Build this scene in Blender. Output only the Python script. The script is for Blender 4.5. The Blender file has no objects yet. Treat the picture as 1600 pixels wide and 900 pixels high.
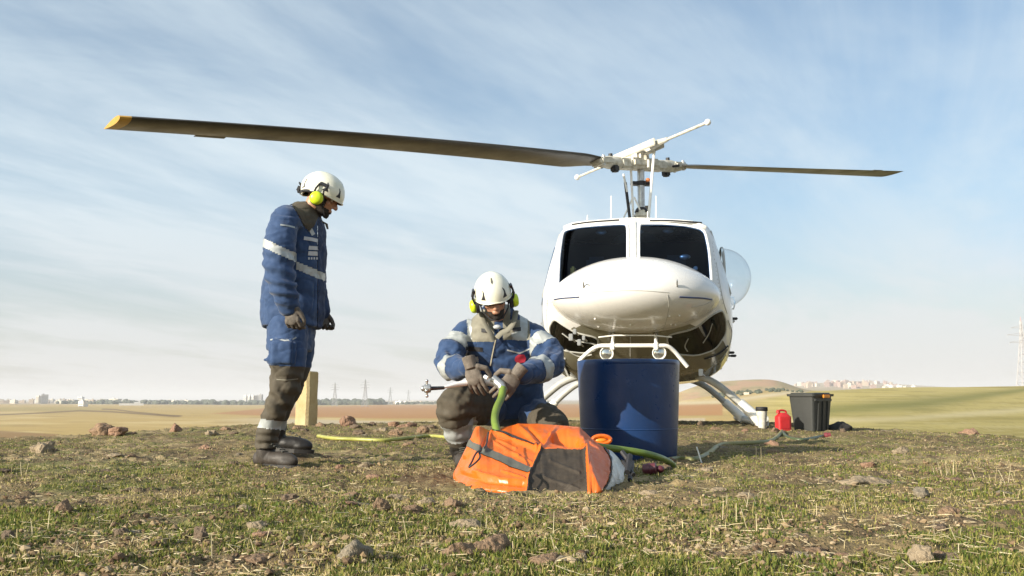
import bpy, bmesh, math, random
import numpy as np
from mathutils import Vector, Matrix, geometry
from mathutils.bvhtree import BVHTree
R = math.radians
rng = np.random.default_rng(7)
random.seed(7)
SC = bpy.context.scene
# ------------------------------------------------------------------ camera, sky, sun, exposure
FPX, HC, HORIZON = 1457.0, 0.40, 622.0
PITCH = math.atan((HORIZON - 450) / FPX)
cam_d = bpy.data.cameras.new('camera'); cam = bpy.data.objects.new('camera', cam_d)
SC.collection.objects.link(cam); SC.camera = cam
cam.location = (0, 0, HC); cam.rotation_euler = (R(90) + PITCH, 0, 0)
cam_d.sensor_width = 36; cam_d.lens = 36 * FPX / 1600; cam_d.clip_start = 0.05; cam_d.clip_end = 60000
SUN_EL, SUN_AZ = R(20.0), math.atan2(-0.57, -0.82)      # direction the light comes from, in the ground plane
sun_vec = Vector((math.cos(SUN_AZ) * math.cos(SUN_EL), math.sin(SUN_AZ) * math.cos(SUN_EL), math.sin(SUN_EL)))
sl = bpy.data.lights.new('sun', 'SUN'); sl.energy = 5.0; sl.angle = R(0.55); sl.color = (1.0, 0.90, 0.76)
so = bpy.data.objects.new('sun', sl); SC.collection.objects.link(so)
so.rotation_euler = sun_vec.to_track_quat('Z', 'Y').to_euler()
SC.view_settings.view_transform = 'Standard'; SC.view_settings.look = 'None'
SC.view_settings.gamma = 1.0; SC.view_settings.exposure = 0.84; SC.view_settings.use_curve_mapping = False
SC.render.engine = 'CYCLES'
SC.cycles.use_denoising = True
SC.cycles.max_bounces = 8; SC.cycles.transparent_max_bounces = 16; SC.cycles.volume_bounces = 0
W = bpy.data.worlds.new('World'); SC.world = W; W.use_nodes = True
def build_world():
    nt = W.node_tree; nt.nodes.clear(); N = nt.nodes.new; L = nt.links.new
    out = N('ShaderNodeOutputWorld'); bg = N('ShaderNodeBackground'); L(bg.outputs[0], out.inputs[0])
    sky = N('ShaderNodeTexSky'); sky.sky_type = 'NISHITA'; sky.sun_disc = False
    sky.sun_elevation = SUN_EL; sky.sun_rotation = math.atan2(sun_vec.x, sun_vec.y)
    sky.air_density = 1.0; sky.dust_density = 1.6; sky.ozone_density = 1.2
    bg.inputs[1].default_value = 0.079
    tc = N('ShaderNodeTexCoord'); sep = N('ShaderNodeSeparateXYZ'); L(tc.outputs['Generated'], sep.inputs[0])
    zc = N('ShaderNodeMath'); zc.operation = 'MAXIMUM'; L(sep.outputs[2], zc.inputs[0]); zc.inputs[1].default_value = 0.0
    za = N('ShaderNodeMath'); za.operation = 'ADD'; L(zc.outputs[0], za.inputs[0]); za.inputs[1].default_value = 0.10
    dv = N('ShaderNodeVectorMath'); dv.operation = 'DIVIDE'
    cb = N('ShaderNodeCombineXYZ')
    L(za.outputs[0], cb.inputs[0]); L(za.outputs[0], cb.inputs[1]); cb.inputs[2].default_value = 1
    L(tc.outputs['Generated'], dv.inputs[0]); L(cb.outputs[0], dv.inputs[1])
    def streak(rot, sc, detail, lo, hi, dist, offs):
        # thin cirrus lying in a plane high above, drawn out along the wind
        m = N('ShaderNodeMapping'); m.inputs['Scale'].default_value = (sc[0], sc[1], 0)
        m0 = N('ShaderNodeMapping'); m0.inputs['Rotation'].default_value = (0, 0, R(rot)); L(dv.outputs[0], m0.inputs[0])
        m.inputs['Location'].default_value = offs
        L(m0.outputs[0], m.inputs[0])
        n = N('ShaderNodeTexNoise'); n.inputs['Scale'].default_value = 1; n.inputs['Detail'].default_value = detail
        n.inputs['Roughness'].default_value = 0.62; n.inputs['Distortion'].default_value = dist
        L(m.outputs[0], n.inputs[0])
        mr = N('ShaderNodeMapRange'); mr.interpolation_type = 'SMOOTHSTEP'
        mr.inputs[1].default_value = lo; mr.inputs[2].default_value = hi; L(n.outputs[0], mr.inputs[0])
        return mr.outputs[0]
    a = streak(31, (1.15, 0.42), 7, 0.36, 0.68, 0.9, (1.3, 4.2, 0))
    b = streak(24, (0.62, 0.26), 6, 0.36, 0.70, 0.4, (7.1, 0.6, 0))
    c = streak(34, (3.2, 0.9), 8, 0.40, 0.80, 0.5, (3.3, 9.2, 0))
    ad = N('ShaderNodeMath'); ad.operation = 'MULTIPLY_ADD'; L(a, ad.inputs[0]); ad.inputs[1].default_value = 0.60; L(b, ad.inputs[2])
    ad2 = N('ShaderNodeMath'); ad2.operation = 'MULTIPLY_ADD'; L(c, ad2.inputs[0]); ad2.inputs[1].default_value = 0.22; L(ad.outputs[0], ad2.inputs[2])
    mu = N('ShaderNodeMath'); mu.operation = 'MULTIPLY'; L(ad2.outputs[0], mu.inputs[0]); mu.inputs[1].default_value = 0.54
    mu.use_clamp = True
    # the veil of high cloud thickens towards the horizon because one looks through more of it
    hz = N('ShaderNodeMapRange'); L(sep.outputs[2], hz.inputs[0]); hz.inputs[1].default_value = 0.0; hz.inputs[2].default_value = 0.42
    hz.inputs[3].default_value = 0.55; hz.inputs[4].default_value = 0.11; hz.interpolation_type = 'SMOOTHSTEP'
    mx0 = N('ShaderNodeMath'); mx0.operation = 'ADD'; mx0.use_clamp = True; L(mu.outputs[0], mx0.inputs[0]); L(hz.outputs[0], mx0.inputs[1])
    sc_ = N('ShaderNodeMath'); sc_.operation = 'MINIMUM'; L(mx0.outputs[0], sc_.inputs[0]); sc_.inputs[1].default_value = 0.93
    mix = N('ShaderNodeMixRGB'); mix.blend_type = 'LIGHTEN'; L(sc_.outputs[0], mix.inputs[0]); 
    tn = N('ShaderNodeMixRGB'); tn.blend_type = 'MULTIPLY'; tn.inputs[0].default_value = 1; ev = N('ShaderNodeMapRange'); L(sep.outputs[2], ev.inputs[0]); ev.inputs[1].default_value = 0.0; ev.inputs[2].default_value = 0.20; tcx = N('ShaderNodeMixRGB'); L(ev.outputs[0], tcx.inputs[0]); tcx.inputs[1].default_value = (0.97, 0.95, 0.93, 1); tcx.inputs[2].default_value = (0.78, 1.02, 1.14, 1); L(tcx.outputs[0], tn.inputs[2]); L(sky.outputs[0], tn.inputs[1]); L(tn.outputs[0], mix.inputs[1])
    ccx = N('ShaderNodeMixRGB'); L(ev.outputs[0], ccx.inputs[0]); ccx.inputs[1].default_value = (5.7, 5.55, 5.35, 1); ccx.inputs[2].default_value = (5.3, 6.1, 6.6, 1); L(ccx.outputs[0], mix.inputs[2])
    L(mix.outputs[0], bg.inputs[0])
build_world()
# ------------------------------------------------------------------ camera geometry helpers
CP, SP = math.cos(PITCH), math.sin(PITCH)
def at(px, py, Y):
    """world point seen at photo pixel (px, py) lying at ground distance Y ahead of the camera"""
    dx = px - 800.0; v = 450.0 - py
    dy = FPX * CP - v * SP; dz = FPX * SP + v * CP
    k = Y / dy
    return Vector((dx * k, Y, HC + dz * k))
def ray(px, py):
    dx = px - 800.0; v = 450.0 - py
    return Vector((dx, FPX * CP - v * SP, FPX * SP + v * CP)).normalized()
def proj(P):
    P = np.asarray(P, dtype=float)
    x, y, z = P[..., 0], P[..., 1], P[..., 2] - HC
    d = y * CP + z * SP; u = -y * SP + z * CP
    d = np.where(np.abs(d) < 1e-6, 1e-6, d)
    return 800 + FPX * x / d, 450 - FPX * u / d
# ------------------------------------------------------------------ numpy noise
def _h(ix, iy, iz):
    n = (ix * 374761393 + iy * 668265263 + iz * 2147483647 * 3 + 1442695) & 0xffffffff
    n = ((n ^ (n >> 13)) * 1274126177) & 0xffffffff
    n = (n ^ (n >> 16)) & 0xffffffff
    return n / 4294967295.0 * 2 - 1
def noise(p):
    p = np.asarray(p, dtype=float); i = np.floor(p).astype(np.int64); f = p - i
    f = f * f * f * (f * (f * 6 - 15) + 10)
    r = 0
    for a in (0, 1):
        wa = f[..., 0] if a else 1 - f[..., 0]
        for b in (0, 1):
            wb = f[..., 1] if b else 1 - f[..., 1]
            for c in (0, 1):
                wc = f[..., 2] if c else 1 - f[..., 2]
                r = r + wa * wb * wc * _h(i[..., 0] + a, i[..., 1] + b, i[..., 2] + c)
    return r
def fbm(p, o=4):
    p = np.asarray(p, dtype=float); r = 0; a = 1.0; s = 0
    for k in range(o):
        r = r + a * noise(p * (2.03 ** k) + 17.3 * k); s += a; a *= 0.5
    return r / s
def sstep(a, b, x):
    t = np.clip((x - a) / (b - a), 0, 1); return t * t * (3 - 2 * t)
def v3(x, y, z=0.0):
    x, y = np.broadcast_arrays(x, y); return np.stack([x, y, np.zeros_like(x) + z], -1)
# ------------------------------------------------------------------ object helpers
C = SC.collection
def tag(o, label=None, cat=None, group=None, kind=None):
    if label: o['label'] = label
    if cat: o['category'] = cat
    if group: o['group'] = group
    if kind: o['kind'] = kind
    return o
def link(o, parent=None):
    C.objects.link(o)
    if parent: o.parent = parent
    return o
def root(name, loc, rz=0.0, **k):
    o = bpy.data.objects.new(name, None); o.location = loc; o.rotation_euler = (0, 0, rz); o.empty_display_size = 0.2
    C.objects.link(o); return tag(o, **k)
def mesh(name, V, F, mat=None, smooth=True, cols=None, mi=None):
    """F: (n,3) or (n,4) array, or a list of faces"""
    me = bpy.data.meshes.new(name); V = np.asarray(V, dtype=np.float32)
    if isinstance(F, np.ndarray) and F.ndim == 2:
        n, k = F.shape
        me.vertices.add(len(V)); me.vertices.foreach_set('co', V.ravel())
        me.loops.add(n * k); me.loops.foreach_set('vertex_index', F.astype(np.int32).ravel())
        me.polygons.add(n); me.polygons.foreach_set('loop_start', np.arange(0, n * k, k, dtype=np.int32))
        me.update(calc_edges=True)
    else:
        me.from_pydata([tuple(map(float, v)) for v in V], [], [tuple(map(int, f)) for f in F]); me.update()
    me.polygons.foreach_set('use_smooth', np.full(len(me.polygons), bool(smooth)))
    if cols is not None:
        at_ = me.color_attributes.new('Col', 'FLOAT_COLOR', 'POINT')
        c4 = np.ones((len(V), 4), dtype=np.float32); c4[:, :3] = cols; at_.data.foreach_set('color', c4.ravel())
    for m in (mat if isinstance(mat, (list, tuple)) else [mat]):
        if m: me.materials.append(m)
    if mi is not None: me.polygons.foreach_set('material_index', np.asarray(mi, dtype=np.int32))
    me.update(); return me
def obj(name, V, F, mat, parent=None, smooth=True, sharp=None, **k):
    o = bpy.data.objects.new(name, mesh(name, V, F, mat, smooth, k.pop('cols', None), k.pop('mi', None)))
    link(o, parent)
    if sharp: 
        o.data.set_sharp_from_angle(angle=R(sharp))
    return tag(o, **k)
class MB:
    """collects shapes that make up ONE part"""
    def __init__(s): s.V = []; s.F = []; s.n = 0
    def add(s, V, F):
        V = np.asarray(V, dtype=float); s.V.append(V); s.F += [tuple(int(i) + s.n for i in f) for f in F]; s.n += len(V); return s
    def box(s, c, d, rz=0.0, M=None, bev=0.0):
        c = np.array(c, float); d = np.array(d, float) / 2
        if bev > 0:
            bm = bmesh.new(); bmesh.ops.create_cube(bm, size=2)
            for v in bm.verts: v.co = Vector((v.co.x * d[0], v.co.y * d[1], v.co.z * d[2]))
            bmesh.ops.bevel(bm, geom=bm.edges[:], offset=bev, segments=2, affect='EDGES')
            bm.verts.index_update(); V = np.array([v.co[:] for v in bm.verts]); F = [[v.index for v in f.verts] for f in bm.faces]; bm.free()
        else:
            V = np.array([(x, y, z) for x in (-1, 1) for y in (-1, 1) for z in (-1, 1)]) * d
            F = [(0, 1, 3, 2), (4, 6, 7, 5), (0, 4, 5, 1), (2, 3, 7, 6), (0, 2, 6, 4), (1, 5, 7, 3)]
        if M is not None: V = V @ np.array(M).T
        if rz: 
            cr, sr = math.cos(rz), math.sin(rz); V = V @ np.array([[cr, sr, 0], [-sr, cr, 0], [0, 0, 1]])
        return s.add(V + c, F)
    def tube(s, pts, r, seg=10, cap=True, flat=None):
        V, F = tube(pts, r, seg, cap, flat); return s.add(V, F)
    def ell(s, c, r, M=None, seg=20, rings=12):
        V, F = ell(c, r, M, seg, rings); return s.add(V, F)
    def lathe(s, prof, c=(0, 0, 0), axis=(0, 0, 1), seg=32):
        V, F = lathe(prof, c, axis, seg); return s.add(V, F)
    def build(s, name, mat, parent=None, smooth=True, sharp=35, **k):
        return obj(name, np.concatenate(s.V), s.F, mat, parent, smooth, sharp, **k)
    def arrays(s): return np.concatenate(s.V), s.F
def frame(t):
    t = Vector(t).normalized(); a = Vector((0, 0, 1)) if abs(t.z) < 0.9 else Vector((0, 1, 0))
    u = a.cross(t).normalized(); v = t.cross(u).normalized(); return u, v
def tube(pts, r, seg=10, cap=True, flat=None):
    P = [Vector(p) for p in pts]; n = len(P); rr = r if hasattr(r, '__len__') else [r] * n
    V = []; u = None
    for i in range(n):
        t = (P[min(i + 1, n - 1)] - P[max(i - 1, 0)]).normalized()
        if u is None: u, v = frame(t)
        else:
            u = (u - t * u.dot(t)); u = u.normalized() if u.length > 1e-6 else frame(t)[0]; v = t.cross(u).normalized()
        for k in range(seg):
            a = 2 * math.pi * k / seg; fu = 1.0; fv = flat if flat else 1.0
            V.append(P[i] + u * math.cos(a) * rr[i] * fu + v * math.sin(a) * rr[i] * fv)
    F = [(i * seg + k, i * seg + (k + 1) % seg, (i + 1) * seg + (k + 1) % seg, (i + 1) * seg + k) for i in range(n - 1) for k in range(seg)]
    if cap:
        F.append(tuple(range(seg))[::-1]); F.append(tuple((n - 1) * seg + k for k in range(seg)))
    return np.array([tuple(v) for v in V]), F
def ell(c, r, M=None, seg=20, rings=12):
    V = [(0, 0, -1)]
    for i in range(1, rings):
        a = -math.pi / 2 + math.pi * i / rings
        for k in range(seg):
            b = 2 * math.pi * k / seg; V.append((math.cos(a) * math.cos(b), math.cos(a) * math.sin(b), math.sin(a)))
    V.append((0, 0, 1)); V = np.array(V) * np.array(r if hasattr(r, '__len__') else (r, r, r))
    if M is not None: V = V @ np.array(M).T
    F = [(0, 1 + (k + 1) % seg, 1 + k) for k in range(seg)]
    for i in range(rings - 2):
        for k in range(seg):
            a = 1 + i * seg; F.append((a + k, a + (k + 1) % seg, a + seg + (k + 1) % seg, a + seg + k))
    a = 1 + (rings - 2) * seg; F += [(a + k, a + (k + 1) % seg, len(V) - 1) for k in range(seg)]
    return V + np.array(c), F
def lathe(prof, c=(0, 0, 0), axis=(0, 0, 1), seg=32):
    u, v = frame(axis); ax = Vector(axis).normalized(); c = Vector(c); V = []
    for (r, h) in prof:
        for k in range(seg):
            a = 2 * math.pi * k / seg; V.append(c + ax * h + (u * math.cos(a) + v * math.sin(a)) * max(r, 1e-5))
    n = len(prof)
    F = [(i * seg + k, i * seg + (k + 1) % seg, (i + 1) * seg + (k + 1) % seg, (i + 1) * seg + k) for i in range(n - 1) for k in range(seg)]
    F.append(tuple(range(seg))[::-1]); F.append(tuple((n - 1) * seg + k for k in range(seg)))
    return np.array([tuple(x) for x in V]), F
def smooth_path(pts, n=8):
    P = [np.array(p, float) for p in pts]; P = [2 * P[0] - P[1]] + P + [2 * P[-1] - P[-2]]; o = []
    for i in range(1, len(P) - 2):
        for k in range(n):
            t = k / n; a, b, c, d = P[i - 1:i + 3]
            o.append(0.5 * (2 * b + (c - a) * t + (2 * a - 5 * b + 4 * c - d) * t * t + (3 * b - a - 3 * c + d) * t ** 3))
    o.append(P[-2]); return o
def to_np(me):
    V = np.empty(len(me.vertices) * 3); me.vertices.foreach_get('co', V)
    return V.reshape(-1, 3), [tuple(p.vertices) for p in me.polygons]
def remesh(V, F, vox, smooth=3, fac=0.5):
    """fuse overlapping closed shapes into one continuous skin"""
    me = mesh('tmp', V, list(F)); o = bpy.data.objects.new('tmp', me); C.objects.link(o)
    m = o.modifiers.new('r', 'REMESH'); m.mode = 'VOXEL'; m.voxel_size = vox; m.adaptivity = 0
    if smooth:
        s = o.modifiers.new('s', 'SMOOTH'); s.factor = fac; s.iterations = smooth
    dg = bpy.context.evaluated_depsgraph_get(); ev = o.evaluated_get(dg); me2 = ev.to_mesh()
    V2 = np.empty(len(me2.vertices) * 3); me2.vertices.foreach_get('co', V2); V2 = V2.reshape(-1, 3)
    n = len(me2.polygons); ls = np.empty(len(me2.loops), dtype=np.int32); me2.loops.foreach_get('vertex_index', ls)
    F2 = ls.reshape(n, 4) if len(ls) == 4 * n else [tuple(p.vertices) for p in me2.polygons]
    ev.to_mesh_clear(); bpy.data.objects.remove(o); bpy.data.meshes.remove(me)
    return V2.copy(), F2
def vnormals(V, F):
    F = np.asarray(F); a = V[F[:, 2]] - V[F[:, 0]]; b = V[F[:, 3]] - V[F[:, 1]]; fn = np.cross(a, b)
    N_ = np.zeros_like(V)
    for k in range(4): np.add.at(N_, F[:, k], fn)
    return N_ / np.maximum(np.linalg.norm(N_, axis=1, keepdims=True), 1e-12)
def split_obj(V, F, cls, spec, parent, off=None):
    """one mesh object per look. spec: class -> (name, material, lift)"""
    F = np.asarray(F); Nn = vnormals(V, F); out = {}
    for c, (name, mat, lift) in spec.items():
        fs = F[cls == c]
        if len(fs) == 0: continue
        ids, inv = np.unique(fs, return_inverse=True)
        Vc = V[ids] + Nn[ids] * lift
        out[c] = (name, mat, Vc - (np.array(off) if off is not None else 0), inv.reshape(fs.shape))
    return out
def pip(px, py, poly):
    poly = np.asarray(poly, float); r = np.zeros(np.shape(px), bool); n = len(poly); j = n - 1
    for i in range(n):
        xi, yi = poly[i]; xj, yj = poly[j]
        c = ((yi > py) != (yj > py)) & (px < (xj - xi) * (py - yi) / ((yj - yi) if yj != yi else 1e-9) + xi)
        r ^= c; j = i
    return r
def seg_dist(px, py, poly):
    d = np.full(np.shape(px), 1e9)
    for (ax, ay), (bx, by) in zip(poly[:-1], poly[1:]):
        L2 = (bx - ax) ** 2 + (by - ay) ** 2; t = np.clip(((px - ax) * (bx - ax) + (py - ay) * (by - ay)) / L2, 0, 1)
        d = np.minimum(d, np.hypot(px - ax - t * (bx - ax), py - ay - t * (by - ay)))
    return d
# ------------------------------------------------------------------ materials
def mat(name, col, rough=0.6, metal=0.0, var=0.0, vscale=8.0, col2=None, bump=0.0, bscale=60.0, coat=0.0, spec=None, inside=None, attr=False, sheen=0.0, sub=0.0, dist=0.01):
    m = bpy.data.materials.new(name); m.use_nodes = True; nt = m.node_tree; N = nt.nodes.new; L = nt.links.new
    b = nt.nodes['Principled BSDF']; b.inputs['Roughness'].default_value = rough; b.inputs['Metallic'].default_value = metal
    b.inputs['Base Color'].default_value = (*col, 1); b.inputs['Coat Weight'].default_value = coat; b.inputs['Coat Roughness'].default_value = 0.08
    b.inputs['Sheen Weight'].default_value = sheen
    if spec is not None: b.inputs['Specular IOR Level'].default_value = spec
    tc = N('ShaderNodeTexCoord'); src = None
    if attr:
        a = N('ShaderNodeAttribute'); a.attribute_name = 'Col'; src = a.outputs['Color']
    if var or col2:
        n = N('ShaderNodeTexNoise'); n.inputs['Scale'].default_value = vscale; n.inputs['Detail'].default_value = 6; n.inputs['Roughness'].default_value = 0.65
        L(tc.outputs['Object'], n.inputs[0])
        mr = N('ShaderNodeMapRange'); mr.inputs[1].default_value = 0.32; mr.inputs[2].default_value = 0.68; L(n.outputs[0], mr.inputs[0])
        mx = N('ShaderNodeMixRGB'); L(mr.outputs[0], mx.inputs[0])
        if attr:
            mx.blend_type = 'MULTIPLY'; mx.inputs[0].default_value = 1; nt.links.remove(mx.inputs[0].links[0]) if mx.inputs[0].links else None
            cr = N('ShaderNodeMapRange'); L(mr.outputs[0], cr.inputs[0]); cr.inputs[3].default_value = 1 - var; cr.inputs[4].default_value = 1 + var
            cc = N('ShaderNodeCombineXYZ'); [L(cr.outputs[0], cc.inputs[i]) for i in range(3)]
            L(src, mx.inputs[1]); L(cc.outputs[0], mx.inputs[2])
        else:
            c2 = col2 or tuple(min(1, c * (1 - var)) for c in col)
            mx.inputs[1].default_value = (*tuple(min(1, c * (1 + (0 if col2 else var))) for c in col), 1); mx.inputs[2].default_value = (*c2, 1)
        src = mx.outputs[0]
        rr = N('ShaderNodeMapRange'); L(mr.outputs[0], rr.inputs[0]); rr.inputs[3].default_value = max(0.02, rough - 0.08); rr.inputs[4].default_value = min(1, rough + 0.1); L(rr.outputs[0], b.inputs['Roughness'])
    if inside:
        g = N('ShaderNodeNewGeometry'); mx = N('ShaderNodeMixRGB'); L(g.outputs['Backfacing'], mx.inputs[0])
        if src: L(src, mx.inputs[1])
        else: mx.inputs[1].default_value = (*col, 1)
        mx.inputs[2].default_value = (*inside, 1); src = mx.outputs[0]
    if src: L(src, b.inputs['Base Color'])
    if bump:
        n2 = N('ShaderNodeTexNoise'); n2.inputs['Scale'].default_value = bscale; n2.inputs['Detail'].default_value = 5; L(tc.outputs['Object'], n2.inputs[0])
        bp = N('ShaderNodeBump'); bp.inputs['Strength'].default_value = bump; bp.inputs['Distance'].default_value = dist; L(n2.outputs[0], bp.inputs['Height']); L(bp.outputs[0], b.inputs['Normal'])
    return m
def glass(name, tint, refl=1.0, rough=0.02, base=0.045):
    m = bpy.data.materials.new(name); m.use_nodes = True; nt = m.node_tree; N = nt.nodes.new; L = nt.links.new; nt.nodes.clear()
    o = N('ShaderNodeOutputMaterial'); t = N('ShaderNodeBsdfTransparent'); t.inputs[0].default_value = (*tint, 1)
    g = N('ShaderNodeBsdfGlossy'); g.inputs['Roughness'].default_value = rough; f = N('ShaderNodeLayerWeight'); f.inputs[0].default_value = 0.5
    pw = N('ShaderNodeMath'); pw.operation = 'POWER'; L(f.outputs['Facing'], pw.inputs[0]); pw.inputs[1].default_value = 4.0
    mu = N('ShaderNodeMath'); mu.operation = 'MULTIPLY_ADD'; mu.inputs[1].default_value = 0.9 * refl; mu.inputs[2].default_value = base; mu.use_clamp = True; L(pw.outputs[0], mu.inputs[0])
    mx = N('ShaderNodeMixShader'); L(mu.outputs[0], mx.inputs[0]); L(t.outputs[0], mx.inputs[1]); L(g.outputs[0], mx.inputs[2]); L(mx.outputs[0], o.inputs[0])
    return m
M = {}
M['belly'] = mat('belly_shade_tone', (0.17, 0.16, 0.115), 0.22, var=0.12, vscale=3, coat=1.0, inside=(0.006, 0.016, 0.045))  # underside shade and olive ground reflection put into the hull colour
M['white'] = mat('white_paint', (0.68, 0.67, 0.65), 0.28, var=0.09, vscale=1.7, coat=0.5, inside=(0.006, 0.016, 0.045))
M['white_trim'] = mat('white_trim', (0.78, 0.77, 0.73), 0.38, var=0.07, vscale=12)
M['worn_white'] = mat('worn_white', (0.62, 0.60, 0.53), 0.5, col2=(0.36, 0.33, 0.25), vscale=13)
M['grey_metal'] = mat('grey_metal', (0.45, 0.45, 0.44), 0.35, 0.8, var=0.15, vscale=25)
M['grey_paint'] = mat('grey_paint', (0.40, 0.40, 0.37), 0.45, var=0.12, vscale=14)
M['black'] = mat('black_rubber', (0.018, 0.018, 0.02), 0.55, var=0.25, vscale=40)
M['black_gloss'] = mat('black_gloss', (0.02, 0.02, 0.022), 0.25)
M['blade'] = mat('blade_skin', (0.034, 0.030, 0.023), 0.42, var=0.25, vscale=1.6)
M['yellow'] = mat('yellow_paint', (0.46, 0.26, 0.04), 0.45, var=0.12, vscale=14)
M['navy_line'] = mat('navy_line', (0.02, 0.04, 0.12), 0.35)
M['glass'] = glass('cabin_glass', (0.26, 0.40, 0.62), 0.5, 0.02, 0.022)
M['bubble'] = glass('bubble_glass', (0.90, 0.92, 0.94), 0.6, 0.03, 0.035)
M['chin'] = glass('chin_glass', (0.12, 0.12, 0.10), 1.0, 0.05, 0.06)
M['cockpit'] = mat('cockpit_black', (0.008, 0.014, 0.032), 0.7)
M['seat'] = mat('seat_cloth', (0.07, 0.085, 0.11), 0.85)
M['lamp'] = mat('lamp_glass', (0.55, 0.55, 0.52), 0.08, 0.9)
# ------------------------------------------------------------------ terrain
UK = np.array([-300, 0, 200, 400, 600, 800, 1000, 1100, 1180, 1215, 1250, 1330, 1400, 1500, 1600, 1800, 1900.])
DK = np.array([30, 60, 100, 160, 240, 320, 450, 650, 850, 1100, 1600, 3000, 5000, 9000, 40000.])
ROWS = np.array([
 [740,735,720,715,715,715,715,712,710,706,700,700,700,702,706,716,716],
 [715,712,705,702,700,700,700,695,690,688,684,682,682,685,690,700,700],
 [694,693,690,688,686,685,685,678,672,668,662,655,655,660,668,676,676],
 [682,681,678,676,674,672,670,662,655,650,640,630,628,634,640,646,646],
 [672,671,669,667,665,663,660,650,643,634,622,614,610,610,612,614,614],
 [663,662,661,660,658,656,652,643,636,626,612,607,603.5,603,601,600,600],
 [655,655,654,653,651,650,646,636,630,622,612,612,612,612,610,610,610],
 [648,648,647,647,646,645,640,628,618,615,615,617,617,617,615,614,614],
 [643,643,643,643,642,641,636,596,592,591,608,618,618,618,617,616,616],
 [639,639,639,640,639,638,635,600,593,596,612,618,618,618,617,616,616],
 [634,634,634.5,636,635,634,632,618,612,614,614,616,616,616,616,616,616],
 [629,629,629.5,630,630,629.5,628,622,615,610,606,606,608,610,610,610,610],
 [627.5,627.5,628,628,628,627.5,626,620,612,604,600,594,600,606,606,606,606],
 [626,626,626,626,626,626,625,622,618,612,606,600,604,608,608,608,608],
 [623.5]*17])
def _table():
    nu, nd = 260, 260
    us = np.linspace(-300, 1900, nu); ls = np.linspace(math.log(30), math.log(40000), nd)
    A = np.array([np.interp(us, UK, r) for r in ROWS])
    B = np.array([np.interp(ls, np.log(DK), A[:, i]) for i in range(nu)]).T
    def blur(a, ax, s):
        k = np.exp(-0.5 * (np.arange(-12, 13) / s) ** 2); k /= k.sum()
        p = np.pad(a, [(12, 12) if i == ax else (0, 0) for i in range(2)], mode='edge')
        return np.apply_along_axis(lambda v: np.convolve(v, k, 'valid'), ax, p)
    return us, ls, blur(blur(B, 1, 1.6), 0, 3.0)
TU, TL, TB = _table()
def lookup(u, d):
    x = np.clip((u - TU[0]) / (TU[1] - TU[0]), 0, len(TU) - 1.001); y = np.clip((np.log(np.maximum(d, 30)) - TL[0]) / (TL[1] - TL[0]), 0, len(TL) - 1.001)
    i = x.astype(int); j = y.astype(int); fx = x - i; fy = y - j
    return TB[j, i] * (1 - fx) * (1 - fy) + TB[j, i + 1] * fx * (1 - fy) + TB[j + 1, i] * (1 - fx) * fy + TB[j + 1, i + 1] * fx * fy
CU = [-300, 0, 120, 200, 400, 600, 800, 1180, 1330, 1450, 1600, 1900]
CY = [9.0, 9.5, 9.8, 10.5, 12.2, 12.8, 15.0, 15.0, 12.0, 11.0, 9.7, 9.2]
CZ = [-.03, -.02, 0.0, .01, .055, .06, .035, .03, .01, 0.0, -.02, -.04]
BUMPS = []        # (x, y, radius, height): small rises under a raised boot and the like
def uv_of(x, y):
    r = np.hypot(x, y); az = np.clip(np.arctan2(x, y), -R(36), R(36))
    return 800 + FPX * np.tan(az), r * np.cos(az)
def G(x, y, fine=True):
    x = np.asarray(x, float); y = np.asarray(y, float); u, d = uv_of(x, y)
    yc = np.interp(u, CU, CY); zc = np.interp(u, CU, CZ)
    near = zc * sstep(5.5, 11.0, np.minimum(d, 11.0))
    fall = near - 0.09 * np.maximum(d - yc, 0) - 0.006 * np.maximum(d - yc, 0) ** 2
    far = HC - (lookup(u, d) - HORIZON) / FPX * d
    w = sstep(26, 60, d)
    fallc = np.maximum(fall, -9.0)
    z = fallc * (1 - w) + far * w
    big = sstep(60, 200, d); z = z + big * np.clip(d / 1500, 0, 1.0) * 0.6 * fbm(v3(x / 160, y / 160, 3.1), 3)
    nw = 1 - sstep(16, 40, d)
    z = z + nw * (0.016 * fbm(v3(x * 1.1, y * 1.1, 1.7), 3))
    if fine:
        e = fbm(v3(x * 7, y * 7, 5.0), 4)
        z = z + nw * (0.016 * e + 0.036 * np.maximum(fbm(v3(x * 13, y * 13, 9.0), 4) - .02, 0.07) + 0.008 * np.abs(fbm(v3(x * 34, y * 34, 2.0), 2)))
    for (bx, by, br, bh) in BUMPS:
        z = z + bh * np.exp(-((x - bx) ** 2 + (y - by) ** 2) / (br * br))
    return z
def g(x, y): return float(G(x, y, False)) 
BUMPS.append((-1.33, 5.98, 0.16, 0.05))
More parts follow.
